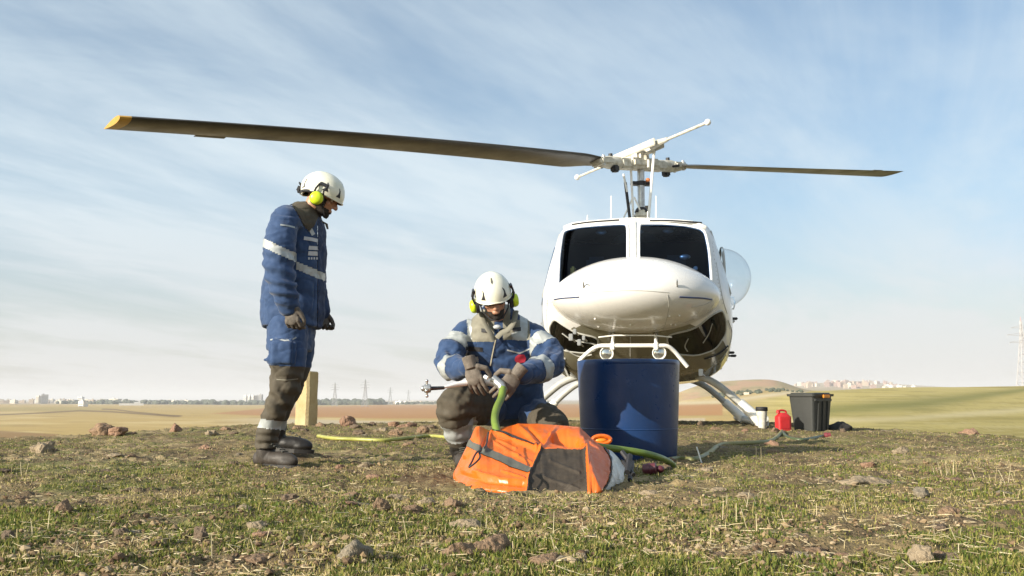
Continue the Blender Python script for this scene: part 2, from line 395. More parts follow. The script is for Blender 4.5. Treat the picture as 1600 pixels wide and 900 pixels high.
def terrain():
    az = np.concatenate([np.linspace(-180, -44, 60)[:-1], np.linspace(-44, -36, 30)[:-1], np.linspace(-36, 36, 560), np.linspace(36, 44, 30)[1:], np.linspace(44, 180, 60)[1:]])
    az = np.radians(az[:-1]); n = len(az)
    r = np.concatenate([np.geomspace(0.25, 1.6, 40)[:-1], np.geomspace(1.6, 16, 620)[:-1], np.geomspace(16, 30, 40)[:-1], np.geomspace(30, 38000, 330)])
    A, Rr = np.meshgrid(az, r); x = Rr * np.sin(A); y = Rr * np.cos(A); z = G(x, y)
    V = np.stack([x, y, z], -1).reshape(-1, 3); m = len(r)
    V = np.concatenate([V, [[0, 0, float(G(0, 0))]]])
    i, j = np.meshgrid(np.arange(m - 1), np.arange(n), indexing='ij')
    a = i * n + j; b = i * n + (j + 1) % n
    F = np.stack([a, b, b + n, a + n], -1).reshape(-1, 4)[:, ::-1]
    jj = np.arange(n); cen = np.stack([np.full(n, len(V) - 1), jj, (jj + 1) % n, (jj + 1) % n], -1)
    # colours: crop, stubble and ploughed fields, track, near soil
    X, Y = V[:, 0], V[:, 1]; u, d = uv_of(X, Y); row = HORIZON + (HC - V[:, 2]) / np.maximum(d, 1) * FPX
    col = np.zeros((len(V), 3)); S = lambda c: np.array(c)
    stub, pale, plough, green, dark = S((.40, .285, .11)), S((.50, .385, .19)), S((.36, .185, .075)), S((.28, .225, .065)), S((.13, .085, .045))
    def put(c, w): 
        nonlocal col
        col = col * (1 - w[:, None]) + c * w[:, None]
    col[:] = stub
    n1 = fbm(v3(u / 160, row / 5.0, 2.0), 4); n2 = fbm(v3(u / 420, row / 9.0, 8.0), 3)
    put(pale, sstep(0.0, 0.5, n1) * 0.8)
    put(S((.30, .235, .09)), sstep(0.05, 0.5, n2) * 0.8)
    put(S((.30, .21, .09)), sstep(0.1, 0.6, fbm(v3(u / 45, row / 1.3, 4.0), 3)) * 0.5)
    # ploughed field beyond the post
    e1 = np.interp(u, [300, 420, 600, 1000, 1100], [648, 636, 631.5, 630, 630]); e2 = np.interp(u, [300, 420, 600, 800, 1100], [646, 651, 655, 655, 650])
    put(plough, sstep(0, 2.5, row - e1) * sstep(0, 3, e2 - row) * (u > 280) * (u < 1125) * 0.92)
    put(S((.44, .36, .24)), sstep(0, 3, row - e2 - 1) * sstep(0, 6, 672 - row) * sstep(330, 480, u) * (u < 1100) * 0.9)
    # dark bank lines between the stubble fields on the left
    l1 = np.interp(u, [-100, 0, 60, 130, 180, 275], [649, 648, 645.5, 641.5, 643, 650]); l2 = np.interp(u, [165, 185, 210, 270, 300], [639, 639.5, 643, 648.5, 650])
    put(dark, np.exp(-((row - l1) / 1.1) ** 2) * (u < 285) * 0.9); put(dark, np.exp(-((row - l2) / 0.9) ** 2) * (u > 165) * (u < 290) * 0.9)
    put(S((.22, .13, .06)), sstep(0, 3, row - np.interp(u, [0, 100, 170], [670, 676, 690])) * (u < 150) * (d > 30) * 0.8)
    # right-hand slope: young crop over stubble
    rh = sstep(1120, 1230, u) * (d < 520) * (d > 24)
    n3 = fbm(v3(u / 230, row / 4.0 - u * 0.004, 5.0), 4)
    put(S((.38, .31, .11)), rh); put(green, rh * sstep(-0.15, 0.45, n3) * 0.75)
    put(S((.20, .17, .05)), rh * sstep(0.05, 0.5, fbm(v3(u / 60, row / 1.6 - u * .006, 6.0), 4)) * 0.5); put(S((.44, .36, .17)), rh * sstep(0.1, 0.5, fbm(v3(u / 50, row / 1.2 - u * .006, 12.0), 4)) * 0.5)
    bl = np.interp(u, [1200, 1300, 1420, 1500, 1600, 1800], [648, 640, 632, 622, 609, 596])
    put(S((.145, .145, .035)), rh * np.exp(-((row - bl) / np.interp(u, [1200, 1450, 1600], [9, 9, 3.5])) ** 2) * 0.75 * sstep(1180, 1300, u))
    put(S((.50, .42, .24)), rh * np.exp(-((row - np.interp(u, [1200, 1400, 1600], [658, 654, 640])) / 4) ** 2) * 0.6)
    # track in front of the mound
    put(S((.50, .42, .27)), np.exp(-((row - np.interp(u, [1000, 1120, 1240, 1260], [632, 628, 612.5, 612])) / 3.0) ** 2) * (u > 1000) * (u < 1255) * (d < 700) * 0.8)
    mound = (d > 690) * (d < 1300) * sstep(1040, 1090, u) * (u < 1262)
    put(S((.33, .26, .15)), mound * 0.9); put(S((.22, .18, .09)), mound * sstep(.05, .4, fbm(v3(u / 18, row / 3, 7), 3)) * .7); put(S((.40, .25, .16)), mound * sstep(0, .3, fbm(v3(u / 30, row / 8, 1), 3)) * .8)
    put(S((.30, .25, .19)), (d > 2200) * 0.6)
    wn = 1 - sstep(19, 26, d); put(S((.18, .135, .07)), wn)
    # near soil patches
    p = v3(X, Y); q = fbm(p * 1.3, 4)
    put(S((.32, .25, .135)), wn * sstep(0.05, 0.45, q) * .8)
    put(S((.12, .13, .04)), wn * sstep(0.0, 0.4, fbm(p * 2.1 + 9, 4)) * 0.75 * np.interp(u, [0, 500, 900, 1600], [1, .8, .5, .6]))
    put(S((.10, .072, .045)), wn * sstep(0.05, 0.35, fbm(p * 9 + 3, 3)) * 0.8)
    F = np.concatenate([F, ])
    me = mesh('ground', V, F, None, True, cols=col)
    m = mat('ground', (1, 1, 1), 0.95, attr=True, var=0.22, vscale=26, bump=0.9, bscale=95, spec=0.15, dist=0.012)
    me.materials.append(m)
    o = bpy.data.objects.new('ground', me); C.objects.link(o); o['kind'] = 'structure'
    return o
terrain()
# air: even pale haze round everything, sky outside it
def haze():
    b = MB(); b.box((0, 9000, 39.0), (40000, 42000, 142)); 
    m = bpy.data.materials.new('haze'); m.use_nodes = True; nt = m.node_tree; nt.nodes.clear()
    o = nt.nodes.new('ShaderNodeOutputMaterial'); v = nt.nodes.new('ShaderNodeVolumePrincipled')
    v.inputs['Color'].default_value = (0.93, 0.93, 0.95, 1); v.inputs['Density'].default_value = HAZE; v.inputs['Anisotropy'].default_value = 0.0
    nt.links.new(v.outputs[0], o.inputs['Volume'])
    return b.build('haze', m, None, False, None, kind='stuff')
HAZE = 1.3e-4
haze()
# ------------------------------------------------------------------ helicopter
HX, HY, HYAW = 1.30, 9.9, R(-8.2)
H = root('helicopter', (HX, HY, g(1.6, 12.0)), HYAW, label='large white utility helicopter parked nose-on with two-bladed rotor and landing skids', cat='helicopter')
HM = Matrix.Translation(H.location) @ Matrix.Rotation(HYAW, 4, 'Z'); HI = HM.inverted()
CABIN = [(0, 0), (.28, .002), (.52, .008), (.74, .03), (.87, .075), (.955, .15), (.995, .25), (1, .36), (.99, .46), (.965, .56), (.925, .66), (.885, .75), (.85, .83), (.82, .895), (.775, .945), (.68, .978), (.45, .994), (.2, .999), (0, 1)]
def prof(bl, n=44):
    t = np.linspace(0, 1, len(CABIN)); s = np.linspace(0, 1, n)
    cw = np.interp(s, t, [c[0] for c in CABIN]); ct = np.interp(s, t, [c[1] for c in CABIN])
    ew = np.sin(s * math.pi); et = .5 - .5 * np.cos(s * math.pi)
    return ew * (1 - bl) + cw * bl, et * (1 - bl) + ct * bl
ST = np.array([(.64, .03, 1.34, 1.42, 0), (.67, .34, 1.26, 1.52, 0), (.74, .60, 1.22, 1.68, 0), (.86, .84, 1.16, 1.86, .1), (1.0, .98, 1.10, 2.02, .3), (1.15, 1.06, 1.02, 2.2, .5), (1.32, 1.11, .91, 2.38, .7), (1.52, 1.16, .78, 2.54, .88),
      (1.78, 1.19, .66, 2.62, 1), (2.2, 1.215, .56, 2.655, 1), (3.2, 1.22, .54, 2.665, 1), (4.2, 1.21, .56, 2.66, 1), (4.8, 1.14, .62, 2.62, 1), (5.4, .95, .8, 2.55, .9), (6.0, .65, 1.15, 2.42, .7), (6.6, .42, 1.4, 2.32, .4), (8, .31, 1.65, 2.3, .2), (10, .22, 1.85, 2.28, 0), (11.8, .15, 2.0, 2.28, 0), (11.95, .03, 2.1, 2.18, 0)])
def loft_body():
    bs = np.concatenate([np.linspace(.64, .86, 12)[:-1], np.arange(.86, 2.6, .03), np.arange(2.6, 6.6, .08), np.linspace(6.6, 11.95, 30)])
    n = 44; V = []
    for b in bs:
        w, zb, zt, bl = (np.interp(b, ST[:, 0], ST[:, k]) for k in range(1, 5))
        pw, pt = prof(bl, n)
        R_ = np.stack([w * pw, np.full(n, b), zb + (zt - zb) * pt], 1); L_ = R_[1:-1][::-1] * np.array([-1, 1, 1])
        V.append(np.concatenate([R_, L_]))
    V = np.array(V); 
    # soften the stations along the length
    for _ in range(6): V[1:-1] = V[1:-1] * .5 + (V[:-2] + V[2:]) * .25
    k = V.shape[1]; m = len(bs)
    i, j = np.meshgrid(np.arange(m - 1), np.arange(k), indexing='ij'); a = i * k + j; b_ = i * k + (j + 1) % k
    F = np.stack([a, a + k, b_ + k, b_], -1).reshape(-1, 4)
    return V.reshape(-1, 3), F, k, m
def subdiv(V, F, k, m):
    """double the resolution of a ring grid around"""
    G3 = V.reshape(m, k, 3); out = np.empty((m, 2 * k, 3)); out[:, ::2] = G3; out[:, 1::2] = (G3 + np.roll(G3, -1, 1)) / 2
    for _ in range(2): out = out * .5 + (np.roll(out, 1, 1) + np.roll(out, -1, 1)) * .25
    K = 2 * k; i, j = np.meshgrid(np.arange(m - 1), np.arange(K), indexing='ij'); a = i * K + j; b_ = i * K + (j + 1) % K
    return out.reshape(-1, 3), np.stack([a, a + K, b_ + K, b_], -1).reshape(-1, 4)
BV, BF, bk, bm_ = loft_body(); BV, BF = subdiv(BV, BF, bk, bm_)
def tree_of(V, F): return BVHTree.FromPolygons([tuple(v) for v in V], [tuple(map(int, f)) for f in F])
body_t = tree_of(BV, BF)
def hcast(px, py, tree=None, lift=0.0):
    """point of the hull (own coordinates) met by the line of sight of a photo pixel"""
    o = HI @ Vector((0, 0, HC)); d = (HI.to_3x3() @ ray(px, py)).normalized()
    h = (tree or body_t).ray_cast(o, d)
    if h[0] is None: return None
    n = h[1] if h[1].dot(d) < 0 else -h[1]
    return h[0] + n * lift
def hl(px, py, b):
    """own-coordinates point at pixel (px,py) and distance b behind the nose"""
    o = HI @ Vector((0, 0, HC)); d = (HI.to_3x3() @ ray(px, py)); k = (b - o.y) / d.y
    return o + d * k
def hproj(V):
    Mx = np.array(HM); W_ = V @ Mx[:3, :3].T + Mx[:3, 3]; return proj(W_)
PANES = [[(879, 364), (886, 359), (905, 355), (940, 352), (975, 350), (981, 353), (981, 408), (981, 420), (872, 458), (872, 446), (874, 400)],
         [(998, 353), (1003, 350), (1040, 350), (1075, 353), (1095, 358), (1102, 364), (1108, 392), (1111, 430), (1112, 455), (998, 420)]]
CHINS = [[(1040, 524), (1085, 514), (1112, 492), (1128, 484), (1134, 500), (1134, 522), (1118, 546), (1088, 556), (1048, 552)],
         [(866, 498), (858, 512), (862, 534), (880, 548), (915, 552), (935, 545), (935, 528), (900, 520), (880, 508)]]
def densify(poly, step=5):
    o = []; n = len(poly)
    for i in range(n):
        a, b = np.array(poly[i], float), np.array(poly[(i + 1) % n], float); k = max(1, int(np.hypot(*(b - a)) / step))
        o += [tuple(a + (b - a) * t / k) for t in range(k)]
    return o
def round_poly(poly, it=2):
    P = [np.array(p, float) for p in poly]
    for _ in range(it):
        Q = []
        for i in range(len(P)):
            a, b = P[i], P[(i + 1) % len(P)]; Q += [a * .82 + b * .18, a * .18 + b * .82]
        P = Q
    return [tuple(p) for p in P]
def hull_patch(poly, name, m, parent, tree=None, lift=0.004, step=6):
    bd = densify(poly, step); P = list(bd); xs = [p[0] for p in poly]; ys = [p[1] for p in poly]
    gx, gy = np.meshgrid(np.arange(min(xs), max(xs), step), np.arange(min(ys), max(ys), step))
    ins = pip(gx, gy, poly) & (seg_dist(gx, gy, list(poly) + [poly[0]]) > step * .5)
    P += list(zip(gx[ins], gy[ins])); n = len(bd)
    r = geometry.delaunay_2d_cdt([Vector(p) for p in P], [(i, (i + 1) % n) for i in range(n)], [], 1, 1e-4)
    V = [hcast(v.x, v.y, tree, lift) for v in r[0]]
    ok = [f for f in r[2] if all(V[i] is not None for i in f)]
    V = [tuple(v) if v is not None else (0, 0, 0) for v in V]
    return obj(name, np.array(V), ok, m, parent)
def rim(poly, tree=None, lift=0.0, step=5):
    pts = [hcast(x, y, tree, lift) for x, y in densify(poly, step)]
    pts = [p for p in pts if p is not None]; return pts + [pts[0], pts[1]]
cx, cy_ = hproj(BV); fc = BF; fx = cx[fc].mean(1); fy = cy_[fc].mean(1); fb = BV[fc].mean(1)[:, 1]
keep = np.ones(len(fc), bool)
PANES = [round_poly(p) for p in PANES]; CHINS = [round_poly(p) for p in CHINS]
fcn = BV[fc].mean(1); keep &= ~((np.abs(fcn[:, 0]) > .9) & (fcn[:, 1] > 1.70) & (fcn[:, 1] < 2.33) & (fcn[:, 2] > 1.55) & (fcn[:, 2] < 2.30))
for p in PANES: keep &= ~(pip(fx, fy, p) & (fb < 2.2))
for p in CHINS: keep &= ~(pip(fx, fy, p) & (fb < 1.9))
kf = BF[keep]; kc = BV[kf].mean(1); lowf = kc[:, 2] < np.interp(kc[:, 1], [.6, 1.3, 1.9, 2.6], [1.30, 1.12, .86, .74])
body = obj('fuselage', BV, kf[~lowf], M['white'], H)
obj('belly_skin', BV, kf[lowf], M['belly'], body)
for p in PANES:
    w = hull_patch(p, 'windshield', M['glass'], H)
    MB().tube(rim(p), 0.019, 8, True, None).build('window_frame', M['white_trim'], w)
for p in CHINS:
    w = hull_patch(p, 'chin_window', M['chin'], H)
    MB().tube(rim(p), 0.013, 8).build('window_frame', M['grey_paint'], w)
# nose cowl
def cowl():
    V, F = ell((0, 0, 0), (1, 1, 1), None, 96, 64)
    # squarer than an ellipsoid, with the lower lip full and the sides drawn back
    e = 0.99; V = np.sign(V) * np.abs(V) ** e
    V[:, 2] *= np.where(V[:, 2] > 0, 1 - .22 * np.abs(V[:, 0]) ** 3, 1.0); V = V * np.array([.985, .98, .475]); V[:, 2] *= np.where(V[:, 2] > 0, .92, .90); V[:, 2] += 0.02 * (1 - (V[:, 0] / .985) ** 2) * (V[:, 2] > 0) * (V[:, 2] / .42)
    V[:, 1] += 0.0; V = V + np.array([0, 1.02, 1.545]); return V, F
CV, CF = cowl(); cowl_t = tree_of(CV, CF)
nose = obj('nose_cowl', CV, CF, mat('cowl_paint', (0.68, 0.67, 0.65), 0.26, var=0.04, vscale=3, coat=0.5), H)
def hull_line(pts, name, m, r, tree, parent, n=8, flat=None):
    P = [hcast(x, y, tree, 0.002) for x, y in [tuple(p) for p in smooth_path(pts, n)]]; P = [p for p in P if p is not None]
    return MB().tube(P, r, 6, True, flat).build(name, m, parent)
hull_line([(866, 468), (878, 466), (892, 465), (905, 464)], 'pinstripe', M['navy_line'], .007, cowl_t, nose)
hull_line([(1062, 464), (1080, 465), (1098, 466), (1112, 468)], 'pinstripe', M['navy_line'], .009, cowl_t, nose)
hull_line([(905, 459), (950, 455), (1000, 454), (1045, 457)], 'panel_seam', M['grey_paint'], .003, cowl_t, nose)
hull_line([(1043, 460), (1045, 480), (1040, 505), (1034, 518)], 'panel_seam', M['grey_paint'], .003, cowl_t, nose)
hull_line([(1112, 470), (1100, 476), (1080, 480)], 'panel_seam', M['grey_paint'], .003, cowl_t, nose)
for p in [(1048, 507), (1055, 507), (1061, 493), (1046, 494), (985, 507), (935, 510), (930, 498)]:
    q = hcast(*p, cowl_t, 0.002); MB().ell(q, .012, None, 8, 6).build('fastener', M['white_trim'], nose)
for (x, y) in [(912, 446), (1058, 444)]:
    a = hcast(x, y + 4, cowl_t, 0); t = MB(); t.tube([a, a + Vector((0, -.03, .05)), a + Vector((0, -.10, .06))], .009, 8); t.build('pitot_probe', M['grey_metal'], H)
for pts in ([(868, 400), (860, 440), (855, 480), (855, 520)], [(873, 470), (864, 472), (853, 474)], [(1119, 410), (1124, 440), (1130, 470), (1136, 490)], [(905, 351), (907, 347), (910, 344)], [(1070, 351), (1069, 347), (1068, 344)], [(862, 545), (872, 560), (890, 574)]):
    hull_line(pts, 'panel_seam', M['grey_paint'], .003, body_t, body)
for k in range(16):
    for poly in ([(884, 352), (990, 342), (1103, 352)], [(868, 380), (858, 440), (853, 500)], [(1113, 380), (1120, 430), (1131, 480)]):
        a = smooth_path(poly, 8)[k]; q_ = hcast(a[0], a[1], None, .001)
        if q_ is not None: MB().ell(q_, .006, None, 6, 4).build('rivet', M['grey_metal'], body)
# centre post, brow, wiper arms
MB().tube([hcast(989.5, y, None, .008) for y in range(346, 412, 4)], .036, 8, True, .6).build('centre_post', M['white_trim'], H)
MB().tube([p for p in [hcast(x, y, None, .012) for x, y in smooth_path([(884, 357), (900, 352), (940, 348), (990, 345), (1040, 347), (1080, 350), (1101, 357)], 6)] if p], .03, 8).build('brow', M['white_trim'], H)
for pts in ([(895, 356), (925, 352), (968, 349)], [(1015, 350), (1050, 350), (1094, 353)]):
    MB().tube([p for p in [hcast(x, y, None, .045) for x, y in smooth_path(pts, 5)] if p], .011, 6).build('wiper', M['black'], H)
# cable cutter / bar with lamps under the nose
bar = [hl(*p) for p in [(905, 564, .75), (914, 555, .72), (926, 545, .68), (937, 540.5, .64), (950, 540, .62), (990, 540, .60), (1030, 540, .62), (1043, 541, .64), (1053, 548, .68), (1064, 561, .72), (1074, 573, .75)]]
bo = MB().tube(smooth_path(bar, 4), .023, 12).build('guard_bar', M['white_trim'], H)
for x in (957, 1025):
    a = hl(x, 541, .62); b = hcast(x + (4 if x < 990 else -4), 522) or (a + Vector((0, .2, .15)))
    m_ = MB(); m_.tube([a, a + Vector((0, .02, .05)), Vector((a.x, 1.0, a.z + .16))], .018, 8); m_.box(a, (.05, .075, .09), bev=.01); m_.build('bracket', M['white_trim'], bo)
MB().tube([hl(*p) for p in [(935, 527, .8), (960, 524, .78), (1020, 524, .78), (1050, 527, .8)]], .008, 6).build('conduit', M['white_trim'], H)
for x, y in [(948, 552.5), (1030, 551.5)]:
    c = hl(x, y, .66); l = MB(); l.lathe([(.03, .09), (.06, .06), (.078, 0), (.078, -.02), (.070, -.022), (.066, 0.0)], c, (0, 1, 0), 24); lp = l.build('landing_light', M['white_trim'], H)
    MB().lathe([(.0, -.012), (.04, -.008), (.065, 0.0), (.065, .004)], c, (0, 1, 0), 24).build('lens', M['lamp'], lp)
    MB().tube([c + Vector((0, .08, 0)), c + Vector((0, .22, .04)), c + Vector((0, .5, .10))], .02, 8).build('bracket', M['grey_paint'], lp)
# belly clutter seen beside the lamps: lines, hinges, cutter blade, steps
for pts, r in [([(879, 520), (895, 530), (925, 536), (940, 541)], .008), ([(884, 545), (905, 556), (925, 553)], .008), ([(868, 545), (880, 562), (890, 585)], .010), ([(1075, 528), (1070, 540), (1074, 548)], .007),
               ([(1112, 505), (1107, 520), (1098, 535)], .006), ([(985, 525), (985, 560)], .006), ([(1100, 560), (1122, 552), (1136, 540)], .01), ([(1136, 500), (1142, 520), (1136, 545), (1125, 562)], .006)]:
    P = [hcast(x, y, None, .012) for x, y in smooth_path(pts, 5)]; P = [p for p in P if p is not None]
    if len(P) > 2: MB().tube(P, r, 6).build('cable', M['grey_paint'] if r < .009 else M['black'], H)
for (x, y, b, s) in [(892, 527, 1.0, .05), (905, 535, .95, .045), (898, 518, .9, .04), (912, 528, .85, .035), (1095, 582, 1.1, .05)]:
    p = hl(x, y, b); q = MB(); q.box(p, (s, s * 1.2, s * 1.6), bev=.006); q.tube([p, p + Vector((s, .05, -s))], .01, 6); q.build('pitot_drain', M['grey_metal'], H)
for (x, y, b) in [(1130, 462, 1.75), (1139, 496, 2.0), (1148, 498, 2.3), (1134, 519, 1.8), (1143, 551, 2.1), (1146, 556, 2.3)]:
    p = hl(x, y, b); q = MB(); q.box(p, (.07, .10, .03), bev=.008); q.tube([p - Vector((.10, 0, 0)), p], .014, 6); q.build('step', M['black'], H)
p = hl(851, 475, 1.9); q = MB(); q.tube([p + Vector((.06, 0, .07)), p + Vector((-.02, 0, .07)), p + Vector((-.035, 0, 0)), p + Vector((-.02, 0, -.07)), p + Vector((.06, 0, -.07))], .009, 8); q.build('grab_handle', M['white_trim'], H)
p = hl(1146, 473, 2.2); q = MB(); q.tube([p + Vector((-.1, 0, .06)), p + Vector((0, 0, .07)), p + Vector((.02, 0, 0)), p + Vector((0, 0, -.08)), p + Vector((-.1, 0, -.07))], .010, 8); q.build('grab_handle', M['white_trim'], H)
q = MB(); q.tube([hl(1114, 385, 1.55), hl(1118, 430, 1.6), hl(1124, 465, 1.7), hl(1135, 500, 1.8)], .014, 8); q.build('door_edge', M['grey_paint'], H)
# doors with side windows, sliding door
for s in (-1, 1):
    def side(y, z, lift=.006):
        h = body_t.ray_cast(Vector((s * 5, y, z)), Vector((-s, 0, 0))); return h[0] + Vector((s * lift, 0, 0)) if h[0] else Vector((s * 1.2, y, z))
    for nm, y0, y1, z0, z1 in (('crew_door', 1.55, 2.45, .85, 2.42), ('sliding_door', 2.5, 4.3, .75, 2.42)):
        pts = [side(y0, z0), side(y1, z0), side(y1, (z0 + z1) / 2), side(y1, z1), side(y0 + .1, z1), side(y0, (z0 + z1) / 2), side(y0, z0)]
        dr = MB().tube(pts, .012, 6).build(nm, M['grey_paint'], H)
        ya, yb, za, zb = y0 + .15, y1 - .12, 1.55, 2.3; gy, gz = np.meshgrid(np.linspace(ya, yb, 10), np.linspace(za, zb, 10))
        V = np.array([tuple(side(a, b, .012)) for a, b in zip(gy.ravel(), gz.ravel())]); F = [(i * 10 + j, i * 10 + j + 1, i * 10 + j + 11, i * 10 + j + 10) for i in range(9) for j in range(9)]
        if not (s > 0 and nm == 'crew_door'): obj('side_window', V, F, M['glass'] if nm == 'crew_door' else M['chin'], dr)
        else:
            VV, FF = ell((0, 0, 0), (1, 1, 1), None, 40, 30); VV = VV * np.array([.36, .38, .375]) + np.array([1.09, 2.02, 1.88])
            kp = [f for f in FF if min(VV[i][0] for i in f) > 1.07]; bw = obj('bubble_window', VV, kp, M['bubble'], dr)
            MB().tube([Vector((1.09, 2.02 + .385 * math.cos(a), 1.88 + .38 * math.sin(a))) for a in np.linspace(0, 2 * math.pi, 40)], .018, 8).build('window_frame', M['grey_paint'], bw)
        MB().box(side(y1 - .12, 1.35, .03), (.03, .16, .03), bev=.008).build('door_handle', M['grey_metal'], dr)
# interior
MB().box((0, 2.9, 1.6), (2.0, .06, 1.8)).build('bulkhead', M['cockpit'], H)
MB().box((0, 2.3, .92), (1.9, 1.1, .04)).build('cabin_floor', M['cockpit'], H)
q = MB(); q.box((-.05, 1.35, 1.68), (1.5, .35, .45), bev=.08); q.box((0, 1.8, 1.32), (.4, .7, .3), bev=.04); q.build('instrument_panel', M['cockpit'], H)
for s in (-1, 1):
    q = MB(); q.box((s * .52, 2.25, 1.22), (.5, .5, .12), bev=.04); q.box((s * .52, 2.5, 1.65), (.48, .12, .85), bev=.05); q.box((s * .52, 2.5, 2.16), (.28, .10, .2), bev=.04); q.build('seat', M['seat'], H)
MB().box((-.80, 2.0, 1.98), (.07, .1, .16), bev=.02).build('cabin_gear', M['yellow'], H); MB().box((-.82, 2.0, 1.74), (.08, .1, .09), bev=.02).build('cabin_gear', M['yellow'], H)
for (x, z) in ((-.42, 2.46), (.05, 2.46), (.42, 2.46), (.62, 2.12)):
    MB().ell((x, 1.75, z), (.07, .04, .035)).build('overhead_light', M['grey_metal'], H)
for (x, y, z) in ((.74, 1.6, 1.95), (.72, 1.6, 1.82), (.84, 1.6, 1.84), (.66, 1.6, 1.88)): MB().lathe([(.028, 0), (.028, .03), (.02, .04)], (x, y, z), (0, -1, 0), 12).build('instrument', M['grey_metal'], H)
# engine and gearbox cowling, roof, tail
def cowling():
    n = 24; sts = [(2.9, .05, 2.6), (3.0, .24, 2.78), (3.4, .34, 2.92), (4.2, .46, 3.02), (5.2, .46, 3.05), (6.2, .34, 2.9), (7.0, .2, 2.5)]
    V = []; 
    for b, w, zt in sts:
        for k in range(n): a = math.pi * k / (n - 1); V.append((w * math.cos(a) * 1.0, b, 2.3 + (zt - 2.3) * math.sin(a) ** .6))
    F = [(i * n + k, i * n + k + 1, (i + 1) * n + k + 1, (i + 1) * n + k) for i in range(len(sts) - 1) for k in range(n - 1)]
    F += [tuple(range(n)), tuple((len(sts) - 1) * n + k for k in range(n))[::-1]]
    return np.array(V), F
cv, cf = cowling(); obj('engine_cowling', cv, cf, M['white_trim'], H)
q = MB(); q.add(np.array([(sx * .05, y, z) for sx in (-1, 1) for y, z in ((10.7, 2.1), (11.7, 2.1), (12.3, 3.9), (11.8, 3.95))]), [(0, 1, 2, 3), (7, 6, 5, 4), (0, 4, 5, 1), (1, 5, 6, 2), (2, 6, 7, 3), (3, 7, 4, 0)]); q.build('tail_fin', M['white_trim'], H)
q = MB(); q.box((0, 9.3, 2.05), (2.4, .5, .06), bev=.02); q.build('stabilizer', M['white_trim'], H)
q = MB(); q.tube([(0.15, 12.0, 2.55), (0.15, 12.0, 4.9)], .09, 8, True, .2); q.build('tail_rotor', M['blade'], H)
# whip aerials on the roof
for x, y0, y1, b in ((955, 345, 306, 2.0), (1025, 345, 306, 2.0), (918, 347, 336, 1.9), (1012, 345, 330, 2.4)):
    a, c = hl(x, y0 + 3, b), hl(x, y1, b); MB().tube([a, c], [.012, .006] , 6).build('whip_aerial', M['white_trim'], H)
# landing gear
def crosstube(b, cx):
    pts = [(0, .70), (.5, .68), (.72, .655), (.95, .57), (1.15, .42), (1.35, .23), (1.52, .09)]
    P = [(-x + cx, b, z) for x, z in pts[::-1]] + [(x + cx, b, z) for x, z in pts[1:]]
    return MB().tube(smooth_path(P, 6), .046, 12).build('cross_tube', M['grey_paint'], H)
c1 = crosstube(2.15, 0); c2 = crosstube(4.45, 0)
for s in (-1, 1):
    sk = MB().tube(smooth_path([(s * 1.54, 1.85, .12), (s * 1.54, 1.95, .075), (s * 1.54, 2.1, .058), (s * 1.54, 3, .055), (s * 1.54, 5.5, .055)], 5), .05, 12).build('skid', M['grey_paint'], H)
    for b, c in ((2.15, c1), (4.45, c2)):
        q = MB(); a = Vector((s * 1.27, b, .31)); e = Vector((s * 1.56, b, .05)); q.tube([a, a * .5 + e * .5, e], [.062, .066, .075], 12); q.box((s * 1.54, b, .06), (.14, .3, .11), bev=.02); q.build('saddle', M['white_trim'], sk)
# rotor ------------------------------------------------
tipL, tipR, hub = (HI @ at(180, 188, 8.76)), (HI @ at(1383, 273, 18.0)), (HI @ at(1001, 257, 13.4))
mx, my = hub.x, hub.y
q = MB(); q.tube([(mx, my, 2.4), (mx, my, hub.z + .12)], .052, 16); mast = q.build('rotor_mast', M['grey_metal'], H)
q = MB(); q.lathe([(.07, 0), (.10, .02), (.09, .05), (.105, .08), (.085, .11), (.10, .14), (.08, .18), (.06, .2)], (mx, my, 2.93), (0, 0, 1), 20); q.build('mast_boot', M['black'], mast)
q = MB(); q.lathe([(.05, 0), (.17, .01), (.19, .05), (.17, .09), (.06, .10)], (mx, my, 2.78), (0, 0, 1), 24); q.build('swashplate', M['worn_white'], mast)
q = MB(); q.box((mx, my, hub.z - .29), (.30, .12, .05), rz=.3, bev=.01); q.lathe([(.05, 0), (.085, .01), (.085, .06), (.05, .07)], (mx, my, hub.z - .32), (0, 0, 1), 16); q.build('scissor_collar', M['black'], mast)
MB().ell((mx + .10, my - .10, hub.z - .26), (.035, .03, .03)).build('collar_bolt', mat('orange_seal', (.5, .16, .05), .5), mast)
dL = (tipL - hub); dR = (tipR - hub); ax = (dR - dL).normalized()
q = MB()
e1 = Vector(ax); u_ = Vector((0, 0, 1)).cross(e1).normalized(); w_ = e1.cross(u_)
Mh = np.array([[e1.x, u_.x, w_.x], [e1.y, u_.y, w_.y], [e1.z, u_.z, w_.z]])
def hb(c, d, bev=.02): q.box(hub + e1 * c[0] + u_ * c[1] + w_ * c[2], d, M=Mh, bev=bev)
hb((0, 0, 0), (.62, .30, .15), .04); hb((0, 0, .10), (.26, .20, .20), .04); hb((.34, 0, -.01), (.30, .20, .15), .03); hb((-.34, 0, -.01), (.30, .20, .15), .03)
yoke = q.build('rotor_hub', M['worn_white'], H)
